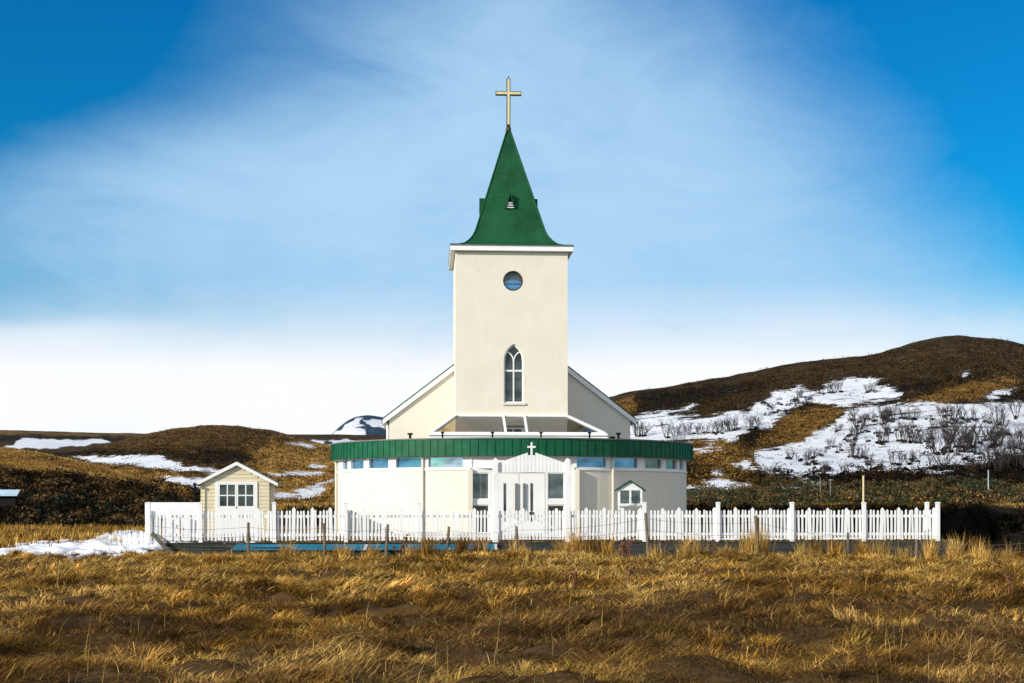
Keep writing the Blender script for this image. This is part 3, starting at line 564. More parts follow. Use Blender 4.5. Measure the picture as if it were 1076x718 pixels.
# ------------------------------------------------------------------ bare shrubs on the snow
def shrub_mesh(seed, stems, spread, depth=3):
    rnd = random.Random(seed); mb = MB()
    def grow(p, d, L, r, lev):
        mid = p + d*L*.5 + Vector((rnd.uniform(-1,1), rnd.uniform(-1,1), 0))*L*.05; e = p + d*L
        mb.tube([p, mid, e], [r, r*.8, r*.55], 4)
        if lev == 0: return
        for q in range(rnd.randint(3, 4)):
            t = rnd.uniform(.35, 1.0); b = p.lerp(e, t)
            nd = (d + Vector((rnd.gauss(0,1), rnd.gauss(0,1), rnd.uniform(.1,1.3)))*.42).normalized()
            grow(b, nd, L*rnd.uniform(.4, .62), r*.52, lev-1)
    for s_i in range(stems):
        a = rnd.uniform(0, 6.28); d = Vector((math.cos(a)*spread*rnd.uniform(.3,1), math.sin(a)*spread*rnd.uniform(.3,1), 1)).normalized()
        grow(Vector((math.cos(a)*.08, math.sin(a)*.08, -.04)), d, rnd.uniform(.46, .62), .0135, depth)
    return mb.mesh('bare_shrub', M['twig'])
SH = [shrub_mesh(i, [7,9,8,11,6,8,4,13,5,3][i], [.4,.5,.35,.5,.3,.6,.25,.7,.9,.5][i]) for i in range(10)]
grpA, grpB, grpC, grpD = 'bare birch shrubs in a row by the church roof', 'bare birch shrubs on the upper snowfield', 'tall dark birch shrubs at the right edge', 'small bare shrubs on the lower snow'
labs = {grpA: 'slender bare birch shrub in the row on snow beside the green fascia', grpB: 'bare birch shrub on the upper part of the snowfield below the brown summit', grpC: 'tall dense dark birch shrub in the thicket near the right edge of the photo', grpD: 'small leafless shrub on the lower snowfield above the white fence'}
bushes = [(670,459,19,grpA),(675,459,15,grpA),(700,460,16,grpA),(709,460,13,grpA),(716,460,14,grpA),(726,457,16,grpA),(733,457,14,grpA),(742,456,16,grpA),(748,456,15,grpA),(754,455,16,grpA),(762,454,14,grpA),(767,453,14,grpA),(773,452,16,grpA),(787,452,18,grpA),(792,451,15,grpA),(797,448,12,grpA),
 (902,451,22,grpB),(897,449,16,grpB),(920,444,16,grpB),(930,444,17,grpB),(936,443,18,grpB),(949,441,15,grpB),(956,441,13,grpB),(962,441,14,grpB),(989,438,14,grpB),(995,437,13,grpB),(1010,441,15,grpB),(1018,442,17,grpB),(1024,441,14,grpB),(862,414,10,grpB),(870,413,11,grpB),(876,413,14,grpB),(882,412,12,grpB),(911,413,12,grpB),(917,412,11,grpB),(836,420,11,grpB),(842,418,9,grpB),
 (933,466,18,grpB),(943,465,17,grpB),(951,465,19,grpB),(958,465,20,grpB),(964,466,15,grpB),(926,466,12,grpB),
 (982,477,27,grpC),(988,477,32,grpC),(995,472,30,grpC),(1001,475,30,grpC),(1008,470,28,grpC),(1014,476,30,grpC),(1019,470,26,grpC),(1025,476,28,grpC),(1043,468,24,grpC),(1049,447,22,grpC),(1050,468,27,grpC),(1062,471,26,grpC),(1068,439,20,grpC),(1069,471,28,grpC),(1074,468,24,grpC),(1036,494,25,grpC),(1043,492,22,grpC),(1052,492,28,grpC),(1060,490,24,grpC),(1070,492,30,grpC),(1080,492,28,grpC),(1086,470,28,grpC),(1092,448,22,grpC),
 (896,481,15,grpD),(904,482,13,grpD),(853,487,20,grpD),(846,488,13,grpD),(880,475,10,grpD),(873,470,9,grpD),(936,488,17,grpD),(944,489,14,grpD),(962,485,14,grpD),(954,488,12,grpD),(913,494,13,grpD),(922,492,12,grpD),(978,492,14,grpD),(990,494,15,grpD),(812,503,20,grpD),(806,502,13,grpD),(819,503,12,grpD),(830,483,10,grpD),(853,482,13,grpD),(862,480,9,grpD),(838,484,8,grpD),(751,521,11,grpD),(868,500,11,grpD),(886,498,12,grpD),(1004,496,15,grpD),(1018,497,14,grpD)]
rb_ = random.Random(77)
for i in range(64):
    g = rb_.choice((grpB, grpB, grpD, grpC)); px = rb_.uniform(985, 1095) if g == grpC else rb_.uniform(825, 1080); py = {grpB: rb_.uniform(438, 470), grpC: rb_.uniform(440, 500), grpD: rb_.uniform(478, 500)}[g]
    if g == grpB and px < 880: px += 60
    bushes.append((px, py, rb_.uniform(6, 13)*(1.7 if g == grpC else 1), g))
for i, (px, py, h, g) in enumerate(bushes):
    p = hR.at(px, py); o = bpy.data.objects.new('bare_shrub', SH[(i*7) % 10]); COL.objects.link(o); o.location = p
    s = h*1.22*p.y/F*rb_.uniform(.78, 1.15); wdt = rb_.uniform(.8, 1.35); o.scale = (s*wdt, s*wdt, s); o.rotation_euler = (0, 0, i*2.39996); tag(o, labs[g], 'shrub', g)

pts = []; rad = []
for px, py, h, g in bushes:
    if g == grpA and h < 15: continue
    for q in range(2):
        pts.append(tuple(hR.at(px+RNG.uniform(-4,4), py+RNG.uniform(-1,1.5)))); rad.append(RNG.uniform(.2, .5))
for i in range(300):
    px = RNG.uniform(800, 1110); py = 507 - abs(RNG.normal(0, 6)); pts.append(tuple(hR.at(px, py))); rad.append(RNG.uniform(.3, .8))
for i in range(60):
    px = RNG.uniform(970, 1110); py = RNG.uniform(470, 500); pts.append(tuple(hR.at(px, py))); rad.append(RNG.uniform(.3, .8))
for i in range(40):
    px = RNG.uniform(800, 850); py = RNG.uniform(420, 438); pts.append(tuple(hR.at(px, py))); rad.append(RNG.uniform(.3, .8))
scrub('snow_heath', pts, rad, 60, np.full(len(pts), .14), lambda n: np.array([[.014,.011,.009]])*RNG.uniform(.5, 1.8, (n,1)), 'dark heath poking through the snow below the shrubs', .6)
# ------------------------------------------------------------------ the church
ch = thing('church', 'cream church with green spire, gold cross and a round front hall', 'church', O, TH)
RW, RR = 7.2, 7.45
def phi(px, r=RW):
    k = (px-CX)/F; a = 1+k*k; b = -2*O.y; c = O.y**2-r*r; d = max(b*b-4*a*c, 0); Y = (-b-math.sqrt(d))/(2*a); return math.atan2(k*Y, O.y-Y) - TH
EV, EU = -6.93, 1.95                                  # flat entrance front
ae = math.asin(EU/RW); zA, zB = 2.45, 2.93
mb = MB(); mb.ring(RW-.3, RW, ae, 2*math.pi-ae, -.4, zA-.03, 170); mb.build('rotunda_wall', M['plaster'], ch, smooth=False)
ch.children[-1].data.polygons.foreach_set('use_smooth', [False]*len(ch.children[-1].data.polygons))
MB().ring(RW-.2, RW+.035, ae, 2*math.pi-ae, zA-.03, zA+.035, 170).build('sill_band', M['trim'], ch)
wins = [(360.3,365.3,1),(369,382.3,0),(388,408.3,0),(416.2,443.8,0),(450.2,486.3,3),(602.5,636.7,0),(644.8,670,1),(677.8,695.2,2),(699.7,711.2,2),(714,717.6,2)]
angs = []
prev = -R(125)
for a, b, g in wins:
    pa, pb = phi(a)-.036/RW, phi(b)+.036/RW; angs.append((pa, pb, g))
allp = sorted(angs); cur = 2*math.pi-R(125)-2*math.pi
def pier(a0, a1):
    if a1-a0 > R(.2): MB().ring(RW-.22, RW-.004, a0, a1, zA+.035, zB+.02).build('window_pier', M['trim'], ch)
for pa, pb, g in allp:
    if cur < -ae and pa > ae: pier(cur, -ae); cur = ae
    pier(cur, pa); cur = pb
pier(cur, R(125)); MB().ring(RW-.22, RW-.004, R(125)+.0005, R(235)-.0005, zA+.035, zB+.02).build('rear_band', M['trim'], ch)
for pa, pb, g in allp:
    mf = MB(); fw = .035/RW; r0, r1 = RW-.12, RW+.012; e = .0004
    mf.ring(r0, r1, pa+e, pa+fw, zA+.037, zB-.002); mf.ring(r0, r1, pb-fw, pb-e, zA+.037, zB-.002); mf.ring(r0, r1, pa+fw, pb-fw, zA+.037, zA+.085); mf.ring(r0, r1, pa+fw, pb-fw, zB-.04, zB-.002)
    wo = mf.build('window', M['trim'], ch)
    MB().ring(RW-.10, RW-.085, pa+fw*.8, pb-fw*.8, zA+.08, zB-.035).build('pane', M['glass_grey'] if g == 2 else (M['glass_pale_sky'] if g == 3 else M['glass_blue_sky']), wo)
# green fascia with standing seams
mb = MB(); mb.ring(RR-.05, RR, 0, 2*math.pi, zB+.0, 3.55, 200, True); ns_ = 152
for i in range(ns_):
    a = (i+.5)/ns_*2*math.pi; mb.ring(RR-.01, RR+.022, a-.0016, a+.0016, zB+.004, 3.546, 2)
mb.build('fascia', M['greenfascia'], ch)
MB().ring(RR-.12, RR+.035, 0, 2*math.pi, 3.553, 3.60, 200, True).build('roof_edge', M['greyroof'], ch)
MB().ring(RW-.25, RR-.055, 0, 2*math.pi, zB+.025, zB+.07, 200, True).build('soffit', M['trim'], ch)
mb = MB(); n = 96
vs = [(math.sin(2*math.pi*i/n)*7.36, -math.cos(2*math.pi*i/n)*7.36, 3.56) for i in range(n)] + [(math.sin(2*math.pi*i/n)*1, -math.cos(2*math.pi*i/n)*1, 3.76) for i in range(n)]
mb.add(vs, [(i, (i+1) % n, n+(i+1) % n, n+i) for i in range(n)] + [tuple(range(n, 2*n))]); mb.build('rotunda_roof', M['greyroof'], ch)
# entrance front: cream jambs, white framing, doors, sidelights, transoms
uu = lambda px: u_of(px, EV)
zz = lambda y: zof(y, Yat(0, EV))
for s in (-1, 1): MB().box(s*EU-.09, s*EU+.09, EV-.16, EV+.3, -.3, zA+.0).build('entrance_jamb', M['plaster'], ch, .008)
d0, dm, d1 = uu(518.5), uu(545.5), uu(572.5); sl0, sl1 = uu(495), uu(514); sr0, sr1 = uu(575.5), uu(593)
mb = MB()
uL, uR = -EU+.092, EU-.092
for a, b in ((uL, sl0), (sl1, d0-.02), (d1+.02, sr0), (sr1, uR)): mb.box(a, b, EV-.05, EV+.12, -.1, zz(495)-.002)
mb.box(uL, uR, EV-.055, EV+.12, zz(495), zz(491.3))                    # transom rail
mb.box(d0-.02, d1+.02, EV-.05, EV+.12, zz(497), zz(495)-.002)
mb.box(-EU, EU, EV-.05, EV+.12, zB-.06, zB+.02)
tr = [(496.3,513),(517.5,542),(546,574),(578,592.6)]
cur = -EU
for a, b in tr: mb.box(cur, uu(a), EV-.05, EV+.12, zz(491.3)+.002, zB-.062); cur = uu(b)
mb.box(cur, EU, EV-.05, EV+.12, zz(491.3)+.002, zB-.062)
for a, b in ((sl0, sl1), (sr0, sr1)):
    mb.box(a, b, EV-.05, EV+.12, zz(530.5), zz(525)); mb.box(a, b, EV-.05, EV+.12, zz(497), zz(495)-.002); mb.box(a, b, EV-.05, EV+.12, -.1, .12)
mb.build('entrance_frame', M['trim'], ch, .006)
def glazed(name, a, b, z0, z1, mat, v=EV):
    f = .035; m = MB(); m.box(a, a+f, v-.02, v+.04, z0, z1); m.box(b-f, b, v-.02, v+.04, z0, z1); m.box(a+f, b-f, v-.02, v+.04, z0, z0+f); m.box(a+f, b-f, v-.02, v+.04, z1-f, z1)
    o = m.build(name, M['trim'], ch); MB().box(a+f-.005, b-f+.005, v+.01, v+.02, z0+f-.005, z1-f+.005).build('pane', mat, o); return o
for a, b in tr: glazed('transom_window', uu(a)+.002, uu(b)-.002, zz(491.3)+.004, zB-.064, M['glass_blue_sky'])
for a, b in ((sl0, sl1), (sr0, sr1)):
    glazed('sidelight', a+.002, b-.002, zz(525)+.002, zz(497)-.002, M['glass_grey']); glazed('sidelight', a+.002, b-.002, .122, zz(530.5)-.002, M['glass_dark'])
def door(a, b, slit, handle):
    m = MB(); z0, z1 = .02, zz(497)-.01; s0, s1 = uu(slit[0]), uu(slit[1]); q0, q1 = zz(548.5), zz(508)
    m.box(a, s0, EV-.03, EV+.03, z0, z1); m.box(s1, b, EV-.03, EV+.03, z0, z1); m.box(s0, s1, EV-.03, EV+.03, z0, q0); m.box(s0, s1, EV-.03, EV+.03, q1, z1)
    o = m.build('door', M['trim'], ch); MB().box(s0+.001, s1-.001, EV-.005, EV+.01, q0+.001, q1-.001).build('pane', M['glass_dark'], o)
    h0, h1 = uu(handle[0]), uu(handle[1]); m = MB(); m.box(h0, h1, EV-.10, EV-.06, zz(546), zz(508)); hm = (h0+h1)/2
    m.box(hm-.015, hm+.015, EV-.06, EV-.03, zz(512), zz(511)); m.box(hm-.015, hm+.015, EV-.06, EV-.03, zz(543), zz(542)); m.build('handle', M['greyroof'], o, .004)
    m = MB(); m.box(hm-.03, hm+.03, EV-.034, EV-.03, zz(530)-.04, zz(530)+.04); m.build('lock_plate', M['black'], o)
door(d0, dm-.006, (529,532), (541,543.6)); door(dm+.006, d1, (557.2,560.2), (549.4,552))
MB().box(d0-.3, d1+.3, EV-.95, EV-.17, -.2, .0).build('door_step', M['greyroof'], ch, .02)
# downpipes
for px in (353.8, 445.0, 643.3):
    a = phi(px); r = RW+.06; x, y = math.sin(a)*r, -math.cos(a)*r; m = MB(); m.tube([(x, y, -.1), (x, y, 2.85)], .045, 10); 
    for z in (.5, 1.6, 2.35): m.tube([(x, y, z-.02), (x, y, z+.02)], .056, 10)
    m.tube([(x, y, 2.85), (x*1.012, y*1.012, 2.92)], .045, 10); m.build('downpipe', M['plaster'], ch, smooth=False)
# tower
TU, TV, TW, TD = .08, 1.5, 2.4, 4.8; TYf = Yat(0, TV)
tzz = lambda y: zof(y, TYf)
ZT = tzz(265)
# tower front with real openings: oculus and lancet
from mathutils.geometry import tessellate_polygon
def holed_wall(outer, holes, v, depth, mat, name, parent):
    loops = [[Vector((x, 0, z)) for x, z in outer]] + [[Vector((x, 0, z)) for x, z in h] for h in holes]
    tris = tessellate_polygon([[Vector((p.x, p.z, 0)) for p in l] for l in loops]); flat = [p for l in loops for p in l]
    m = MB(); m.add([(p.x, v, p.z) for p in flat], [tuple(t) for t in tris])
    for h in holes:
        nh = len(h); m.add([(x, v, z) for x, z in h] + [(x, v+depth, z) for x, z in h], [(i, (i+1) % nh, nh+(i+1) % nh, nh+i) for i in range(nh)])
    return m
ouC = (u_of(539.2, TV), tzz(295.2)); ouR = .43
oculus = [(ouC[0]+ouR*math.cos(2*math.pi*i/40), ouC[1]+ouR*math.sin(2*math.pi*i/40)) for i in range(40)]
lu0, lu1, lz0, lzs, lza = u_of(529.3, TV), u_of(550.2, TV), tzz(423.5), tzz(379), tzz(361.5); lc = (lu0+lu1)/2; lw = lu1-lu0
def lancet(u0, u1, z0, zs, za, n=10):
    w_ = u1-u0; h = za-zs; r = (h*h+w_*w_/4)/w_; pts = [(u0, z0), (u1, z0)]; a1 = math.asin(min(1, h/r))
    pts += [(u1-r+r*math.cos(a1*i/n), zs+r*math.sin(a1*i/n)) for i in range(n+1)]
    pts += [(u0+r-r*math.cos(a1*i/n), zs+r*math.sin(a1*i/n)) for i in range(n-1, -1, -1)]
    return pts
lan = lancet(lu0, lu1, lz0, lzs, lza)
m = holed_wall([(TU-TW, -.2), (TU+TW, -.2), (TU+TW, ZT), (TU-TW, ZT)], [oculus, lan], TV, .22, None, None, None)
x0, x1, y0, y1 = TU-TW, TU+TW, TV, TV+TD
m.add([(x0,y0,-.2),(x1,y0,-.2),(x1,y1,-.2),(x0,y1,-.2),(x0,y0,ZT),(x1,y0,ZT),(x1,y1,ZT),(x0,y1,ZT)], [(1,2,6,5),(2,3,7,6),(3,0,4,7),(4,5,6,7)])
me = bpy.data.meshes.new('tower_wall'); me.from_pydata(m.v, [], m.f); me.materials.append(M['plaster']); me.update(); link('tower_wall', me, ch)
# oculus window
m = MB()
for rr0, rr1, d0_, d1_ in ((ouR-.05, ouR-.001, .10, .17),):
    n = 40; vs = []; fs = []
    for i in range(n):
        a = 2*math.pi*i/n
        for rr_, dd in ((rr0, d0_), (rr1, d0_), (rr1, d1_), (rr0, d1_)): vs.append((ouC[0]+rr_*math.cos(a), TV+dd, ouC[1]+rr_*math.sin(a)))
    for i in range(n):
        p, q = i*4, ((i+1) % n)*4
        for k in range(4): fs.append((p+k, q+k, q+(k+1) % 4, p+(k+1) % 4))
    m.add(vs, fs)
m.box(ouC[0]-ouR+.03, ouC[0]+ouR-.03, TV+.11, TV+.14, ouC[1]-.13, ouC[1]-.105)
ro = m.build('round_window', M['bronze'], ch); m = MB(); m.prism([(ouC[0]+(ouR-.02)*math.cos(2*math.pi*i/32), ouC[1]+(ouR-.02)*math.sin(2*math.pi*i/32)) for i in range(32)], TV+.15, TV+.165); m.build('pane', M['glass_dark'], ro)
mb = MB(); mb.prism([(ouC[0]+(ouR-.06)*math.cos(a), ouC[1]-.05+(.30)*math.sin(a)) for a in [math.pi+math.pi*i/16 for i in range(17)]] + [(ouC[0]+(ouR-.06)*math.cos(a)*.9, ouC[1]-.06+.12*math.sin(a)) for a in [math.pi*i/10 for i in range(1, 10)]], TV+.145, TV+.149); mb.build('reflection_arc', M['glass_blue_sky'], ro)  # pale blue arc shaped to imitate a reflection low in the glass
# lancet window: Y tracery, glazing, sill
def band(path, wdt, v0, v1, closed=False):
    m = MB(); 
    for i in range(len(path)-1 if not closed else len(path)):
        a, b = path[i], path[(i+1) % len(path)]; m.bar((a[0], (v0+v1)/2, a[1]), (b[0], (v0+v1)/2, b[1]), v1-v0, wdt, up=(0,0,1) if abs(b[0]-a[0]) > .001 else (1,0,0))
    return m
g = lancet(lu0+.03, lu1-.03, lz0+.03, lzs, lza-.04)
m = band(g, .06, TV+.08, TV+.16, True)
m.box(lc-.03, lc+.03, TV+.09, TV+.15, lz0+.03, lzs+.06)
zr = tzz(389.5); m.box(lu0+.03, lu1-.03, TV+.092, TV+.148, zr-.035, zr+.035)
for s in (-1, 1):
    pth = [(lc, lzs-.06)] + [(lc+s*(lw*.42)*(1-math.cos(q*1.35))*1.0+s*.0, lzs-.06+.46*math.sin(q*1.35)) for q in (.25,.5,.75,1.0)]
    for i in range(len(pth)-1): m.bar((pth[i][0], TV+.12, pth[i][1]), (pth[i+1][0], TV+.12, pth[i+1][1]), .05, .05)
lo = m.build('lancet_window', M['trim'], ch)
gm = MB(); gm.prism(lancet(lu0+.01, lu1-.01, lz0+.01, lzs, lza-.015), TV+.125, TV+.135); gm.build('pane', M['glass_dark'], lo)
MB().box(lu0-.06, lu1+.08, TV-.07, TV+.1, lz0-.09, lz0-.002).build('sill', M['plaster'], lo, .01)
# cornice and spire
HW = 2.62; cyT = TV+TD/2
mb = MB(); mb.box(TU-HW, TU+HW, cyT-HW, cyT+HW, ZT+.02, ZT+.22); mb.build('cornice', M['trim'], ch, .01)
MB().box(TU-HW-.02, TU+HW+.02, cyT-HW-.02, cyT+HW+.02, ZT+.222, ZT+.262).build('cornice_cap', M['greyroof'], ch)
zs0 = ZT+.262
sp = [(zs0, 2.62), (zs0+.06, 2.30), (zs0+.17, 2.0), (zs0+.34, 1.80), (zs0+.56, 1.63), (zs0+.80, 1.51), (17.85, .03)]
m = MB(); 
vs = []; 
for z, h in sp: vs += [(TU-h, cyT-h, z), (TU+h, cyT-h, z), (TU+h, cyT+h, z), (TU-h, cyT+h, z)]
fs = [tuple(range(4))] + [(i*4+k, i*4+(k+1) % 4, i*4+4+(k+1) % 4, i*4+4+k) for i in range(len(sp)-1) for k in range(4)] + [tuple(range(len(vs)-4, len(vs)))]
m.add(vs, fs)
def sph(z): return float(np.interp(z, [a for a, b in sp], [b for a, b in sp]))
for y in (148, 162.5, 181, 202, 220, 239.5):                          # sheet laps
    z = zof(y, O.y+cyT-1.0); h = sph(z)+.006; h2 = sph(z+.03)+.006
    m.add([(TU-h,cyT-h,z),(TU+h,cyT-h,z),(TU+h,cyT+h,z),(TU-h,cyT+h,z),(TU-h2,cyT-h2,z+.03),(TU+h2,cyT-h2,z+.03),(TU+h2,cyT+h2,z+.03),(TU-h2,cyT+h2,z+.03)], [(0,1,2,3),(4,5,6,7),(0,1,5,4),(1,2,6,5),(2,3,7,6),(3,0,4,7)])
for i in range(len(sp)-1):                                            # hip rolls
    for sx in (-1, 1):
        for sy in (-1, 1): m.bar((TU+sx*sp[i][1], cyT+sy*sp[i][1], sp[i][0]+.01), (TU+sx*sp[i+1][1], cyT+sy*sp[i+1][1], sp[i+1][0]+.01), .05)
k_ = 0
for i, (za, zb) in enumerate(((220,202),(202,181),(181,162.5),(239.5,220))):   # vertical sheet joints on each face
    z0, z1 = zof(za, O.y+cyT-1), zof(zb, O.y+cyT-1); f_ = (.25, -.15, .1, -.3)[i]
    for ang in range(4):
        ca, sa = math.cos(ang*math.pi/2), math.sin(ang*math.pi/2)
        def rp(x, y, z): return (TU+x*ca-y*sa, cyT+x*sa+y*ca, z)
        m.bar(rp(f_*sph(z0), -sph(z0)-.002, z0), rp(f_*sph(z1), -sph(z1)-.002, z1), .022, .012)
m.build('spire', M['green'], ch)
# louvred dormers
zd0, zd1 = zof(220, O.y+cyT-1.1), zof(203, O.y+cyT-1.1); rb = sph(zd0)+.10
for ang, full in ((0, 1), (math.pi/2, 1), (-math.pi/2, 1), (math.pi, 1)):
    ca, sa = math.cos(ang), math.sin(ang)
    def T(mb_): mb_.v = [(TU+x*ca-y*sa, cyT+x*sa+y*ca, z) for x, y, z in mb_.v]; return mb_
    hw = .22; f0 = -rb; b0 = -sph(zd1)+.25
    m = MB()
    for s in (-1, 1): m.add([(s*hw, f0, zd0), (0, f0, zd1), (0, b0, zd1), (s*hw, b0, zd0), (s*(hw-.05), f0, zd0), (0, f0, zd1-.10), (0, b0, zd1-.10), (s*(hw-.05), b0, zd0)], [(0,1,2,3),(7,6,5,4),(0,4,5,1),(3,2,6,7),(0,3,7,4)])
    dm_ = T(m).build('spire_dormer', M['green'], ch)
    m = MB(); pass
    for q in range(3):
        z = zd0+.02+q*.1; ww_ = (hw-.06)*(1-(z-zd0)/(zd1-.13-zd0))
        if ww_ > .02: m.box(-ww_, ww_, f0+.02, f0+.055, z, z+.045)
    T(m).build('louvre', M['blend'], dm_); m = MB(); m.add([(-hw+.06, f0+.06, zd0+.005), (hw-.06, f0+.06, zd0+.005), (0, f0+.06, zd1-.13)], [(0,1,2)]); T(m).build('opening', M['black'], dm_)
# gold cross
zc0, zc1, zca = 17.80, zof(83, O.y+cyT), zof(98.5, O.y+cyT)
m = MB(); m.box(TU-.085, TU+.085, cyT-.06, cyT+.06, zc0+.1, zc1); m.box(TU-.57, TU-.086, cyT-.06, cyT+.06, zca-.09, zca+.09); m.box(TU+.086, TU+.57, cyT-.06, cyT+.06, zca-.09, zca+.09)
m.tube([(TU, cyT, zc1), (TU, cyT, zc1+.12)], .025, 8); m.tube([(TU, cyT, 17.72), (TU, cyT, 17.86), (TU, cyT, 17.93)], [.12, .12, .06], 12)
cr = m.build('spire_cross', M['bronze'], ch)
m = MB(); m.box(TU-.05, TU+.05, cyT-.085, cyT-.058, zc0+.2, zc1-.03); m.box(TU-.54, TU-.051, cyT-.085, cyT-.058, zca-.055, zca+.055); m.box(TU+.051, TU+.54, cyT-.085, cyT-.058, zca-.055, zca+.055); m.build('gilded_face', M['gold'], cr)
# nave
NU, NV, NW, ND = .20, 4.5, 5.42, 14.0; NE = 5.05; slope = .765; NR = NE + NW*slope
m = MB(); m.prism([(NU-NW, -.2), (NU+NW, -.2), (NU+NW, NE), (NU, NR), (NU-NW, NE)], NV, NV+ND-1.0); m.build('nave_wall', M['plaster'], ch)
ov, th = .27, .10
m = MB()
for s in (-1, 1):
    e = (NU+s*(NW+ov), NE-ov*slope+.06); r_ = (NU, NR+.06); m.prism([e, r_, (r_[0], r_[1]+th), (e[0], e[1]+th)], NV-.07, NV+ND-.8)
m.build('nave_roof', M['green'], ch)
m = MB()
for s in (-1, 1):
    e = (NU+s*(NW+ov), NE-ov*slope+.055); r_ = (NU, NR+.055); m.prism([(e[0], e[1]+.03), (r_[0], r_[1]+.03), (r_[0], r_[1]-.24), (e[0], e[1]-.19)], NV-.115, NV-.072)
m.build('bargeboard', M['trim'], ch, .006)
m = MB()
for s in (-1, 1):
    x = NU+s*(NW+ov+.03); z = NE-ov*slope+.02; m.prism([(x-.07, z+.05), (x-.06, z-.06), (x+.06, z-.06), (x+.07, z+.05), (x+.055, z+.05), (x+.05, z-.045), (x-.05, z-.045), (x-.055, z+.05)], NV-.1, NV+ND-.9)
m.build('gutter', M['trim'], ch)
m = MB(); x = NU-NW-.08; m.tube([(x, NV+.25, .0), (x, NV+.25, 4.7), (x-.15, NV+.25, 4.92)], .05, 8); m.build('downpipe', M['trim'], ch)
# glass lantern between tower and round roof
LT = tzz(437.5); LV = -3.0; LB = zof(455.5, O.y+LV); LH = 3.42
m = MB(); zc_b = zof(460.5, O.y+LV); m.box(TU-LH-.1, TU+LH+.1, LV-.1, LV+.02, 3.62, LB-.002); m.box(TU-LH-.1, TU-LH+.02, LV+.021, TV+.6, 3.62, LB-.002); m.box(TU+LH-.02, TU+LH+.1, LV+.021, TV+.6, 3.62, LB-.002)
m.build('lantern_kerb', M['trim'], ch, .01)
m = MB(); m.box(TU-LH-.115, TU+LH+.115, LV-.115, LV-.101, LB-.12, LB-.085); m.build('kerb_flashing', M['greyroof'], ch)
m = MB()
TL, TRt, BL, BR = Vector((TU-TW, TV-.05, LT)), Vector((TU+TW, TV-.05, LT)), Vector((TU-LH, LV, LB)), Vector((TU+LH, LV, LB)); BL2, BR2 = Vector((TU-LH, TV+.5, LB)), Vector((TU+LH, TV+.5, LB))
m.bar(TL, TRt, .10, .10); m.bar(BL, BR, .12, .10); m.bar(BL, TL, .13, .10); m.bar(BR, TRt, .13, .10); m.bar(BL, BL2, .10); m.bar(BR, BR2, .10)
for pb, pt in ((531.5,528.8),(553.8,551.2)):
    b = Vector((u_of(pb, LV), LV, LB)); t = Vector((u_of(pt, TV-.05), TV-.05, LT)); m.bar(b, t, .10, .09)
lf = m.build('lantern_frame', M['trim'], ch)
m = MB(); m.add([BL, BR, TRt, TL], [(0,1,2,3)]); m.add([BL, TL, BL2], [(0,1,2)]); m.add([BR, BR2, TRt], [(0,1,2)])
m.v = [(x, y, z-.01) for x, y, z in m.v]; m.build('pane', M['lantern'], lf)
m = MB(); a0, a1 = u_of(535.5, TV), u_of(549, TV); m.box(a0, a1, TV-.06, TV-.003, 3.7, tzz(441)); m.build('inner_door', M['inner'], ch, .005)
for px in (465, 517.5, 568.5, 619.5):
    x = u_of(px, LV-.5); m = MB(); z = 3.66; m.tube([(x, LV-.5, z-.06), (x, LV-.5, zof(455.5, O.y+LV-.5))], .035, 8); m.tube([(x, LV-.5, zof(455.5, O.y+LV-.5)), (x, LV-.5, zof(454, O.y+LV-.5))], .07, 8); m.build('roof_bolt', M['black'], ch)
for px, yt in ((431, 455.5), (643.5, 458.5), (649.8, 454.5)):
    v = -2.2; x = u_of(px, v); zt = zof(yt, O.y+v); m = MB(); m.tube([(x, v, 3.6), (x, v, zt-.06)], .05, 10); m.tube([(x, v, zt-.07), (x, v, zt)], [.11, .10], 10); m.build('roof_vent', M['black'], ch)

# ------------------------------------------------------------------ picket fences
FV = -12.0
fz = lambda y, u: zl(y, u, FV)
post_m = {}
def box_mesh(name, w, d, h, mat, cap=None):
    m = MB(); m.box(-w/2, w/2, -d/2, d/2, 0, h)
    if cap: m.box(-w/2-.012, w/2+.012, -d/2-.012, d/2+.012, h+.001, h+.035); m.add([(-w/2,-d/2,h+.035),(w/2,-d/2,h+.035),(w/2,d/2,h+.035),(-w/2,d/2,h+.035),(0,0,h+.035+cap)], [(0,1,4),(1,2,4),(2,3,4),(3,0,4)])
    return m.mesh(name, mat)
def picket_mesh(w, h, tip):
    m = MB(); m.prism([(-w/2, 0), (w/2, 0), (w/2, h-tip), (0, h), (-w/2, h-tip)], -.011, .011); return m.mesh('picket', M['fence'])
PK_N, PK_W = picket_mesh(.062, .985, .035), picket_mesh(.118, 1.07, .07)
POST = box_mesh('post', .118, .11, 1.26, M['fence'], .02)
ZB_, RB, RT = .02, .20, .80      # picket foot, rail heights
ufence = [u_of(p, FV) for p in (156.5, 211, 288.5, 363.5, 441, 520.5)]; ufr = [u_of(p, FV) for p in (596.5, 677, 754.2, 832, 907.3, 985)]
def run(us, parent, ends):
    for i, u in enumerate(us):
        if i in ends: continue
        o = link('post', POST, parent, 0); o.location = (u, -.03, -.04); o.rotation_euler = (0, random.uniform(-.012,.012), 0)
    for a, b in zip(us[:-1], us[1:]):
        for zr in (RB, RT): m = MB(); m.box(a+.06, b-.06, .012, .05, zr-.045, zr+.045); m.build('rail', M['fence'], parent)
        n = max(2, round((b-a)/.1195)); st = (b-a)/n
        for q in range(1, n):
            wide = (q % 5 == 0); o = link('picket', PK_W if wide else PK_N, parent); o.location = (a+q*st+random.uniform(-.006,.006), -.0, ZB_+random.uniform(-.018,.018)); o.rotation_euler = (random.gauss(0,.01), random.gauss(0,.017), 0)
pf = thing('picket_fence', 'white picket fence left of the gate, running past the small cabin', 'fence', W(0, FV), TH); run(ufence, pf, {5})
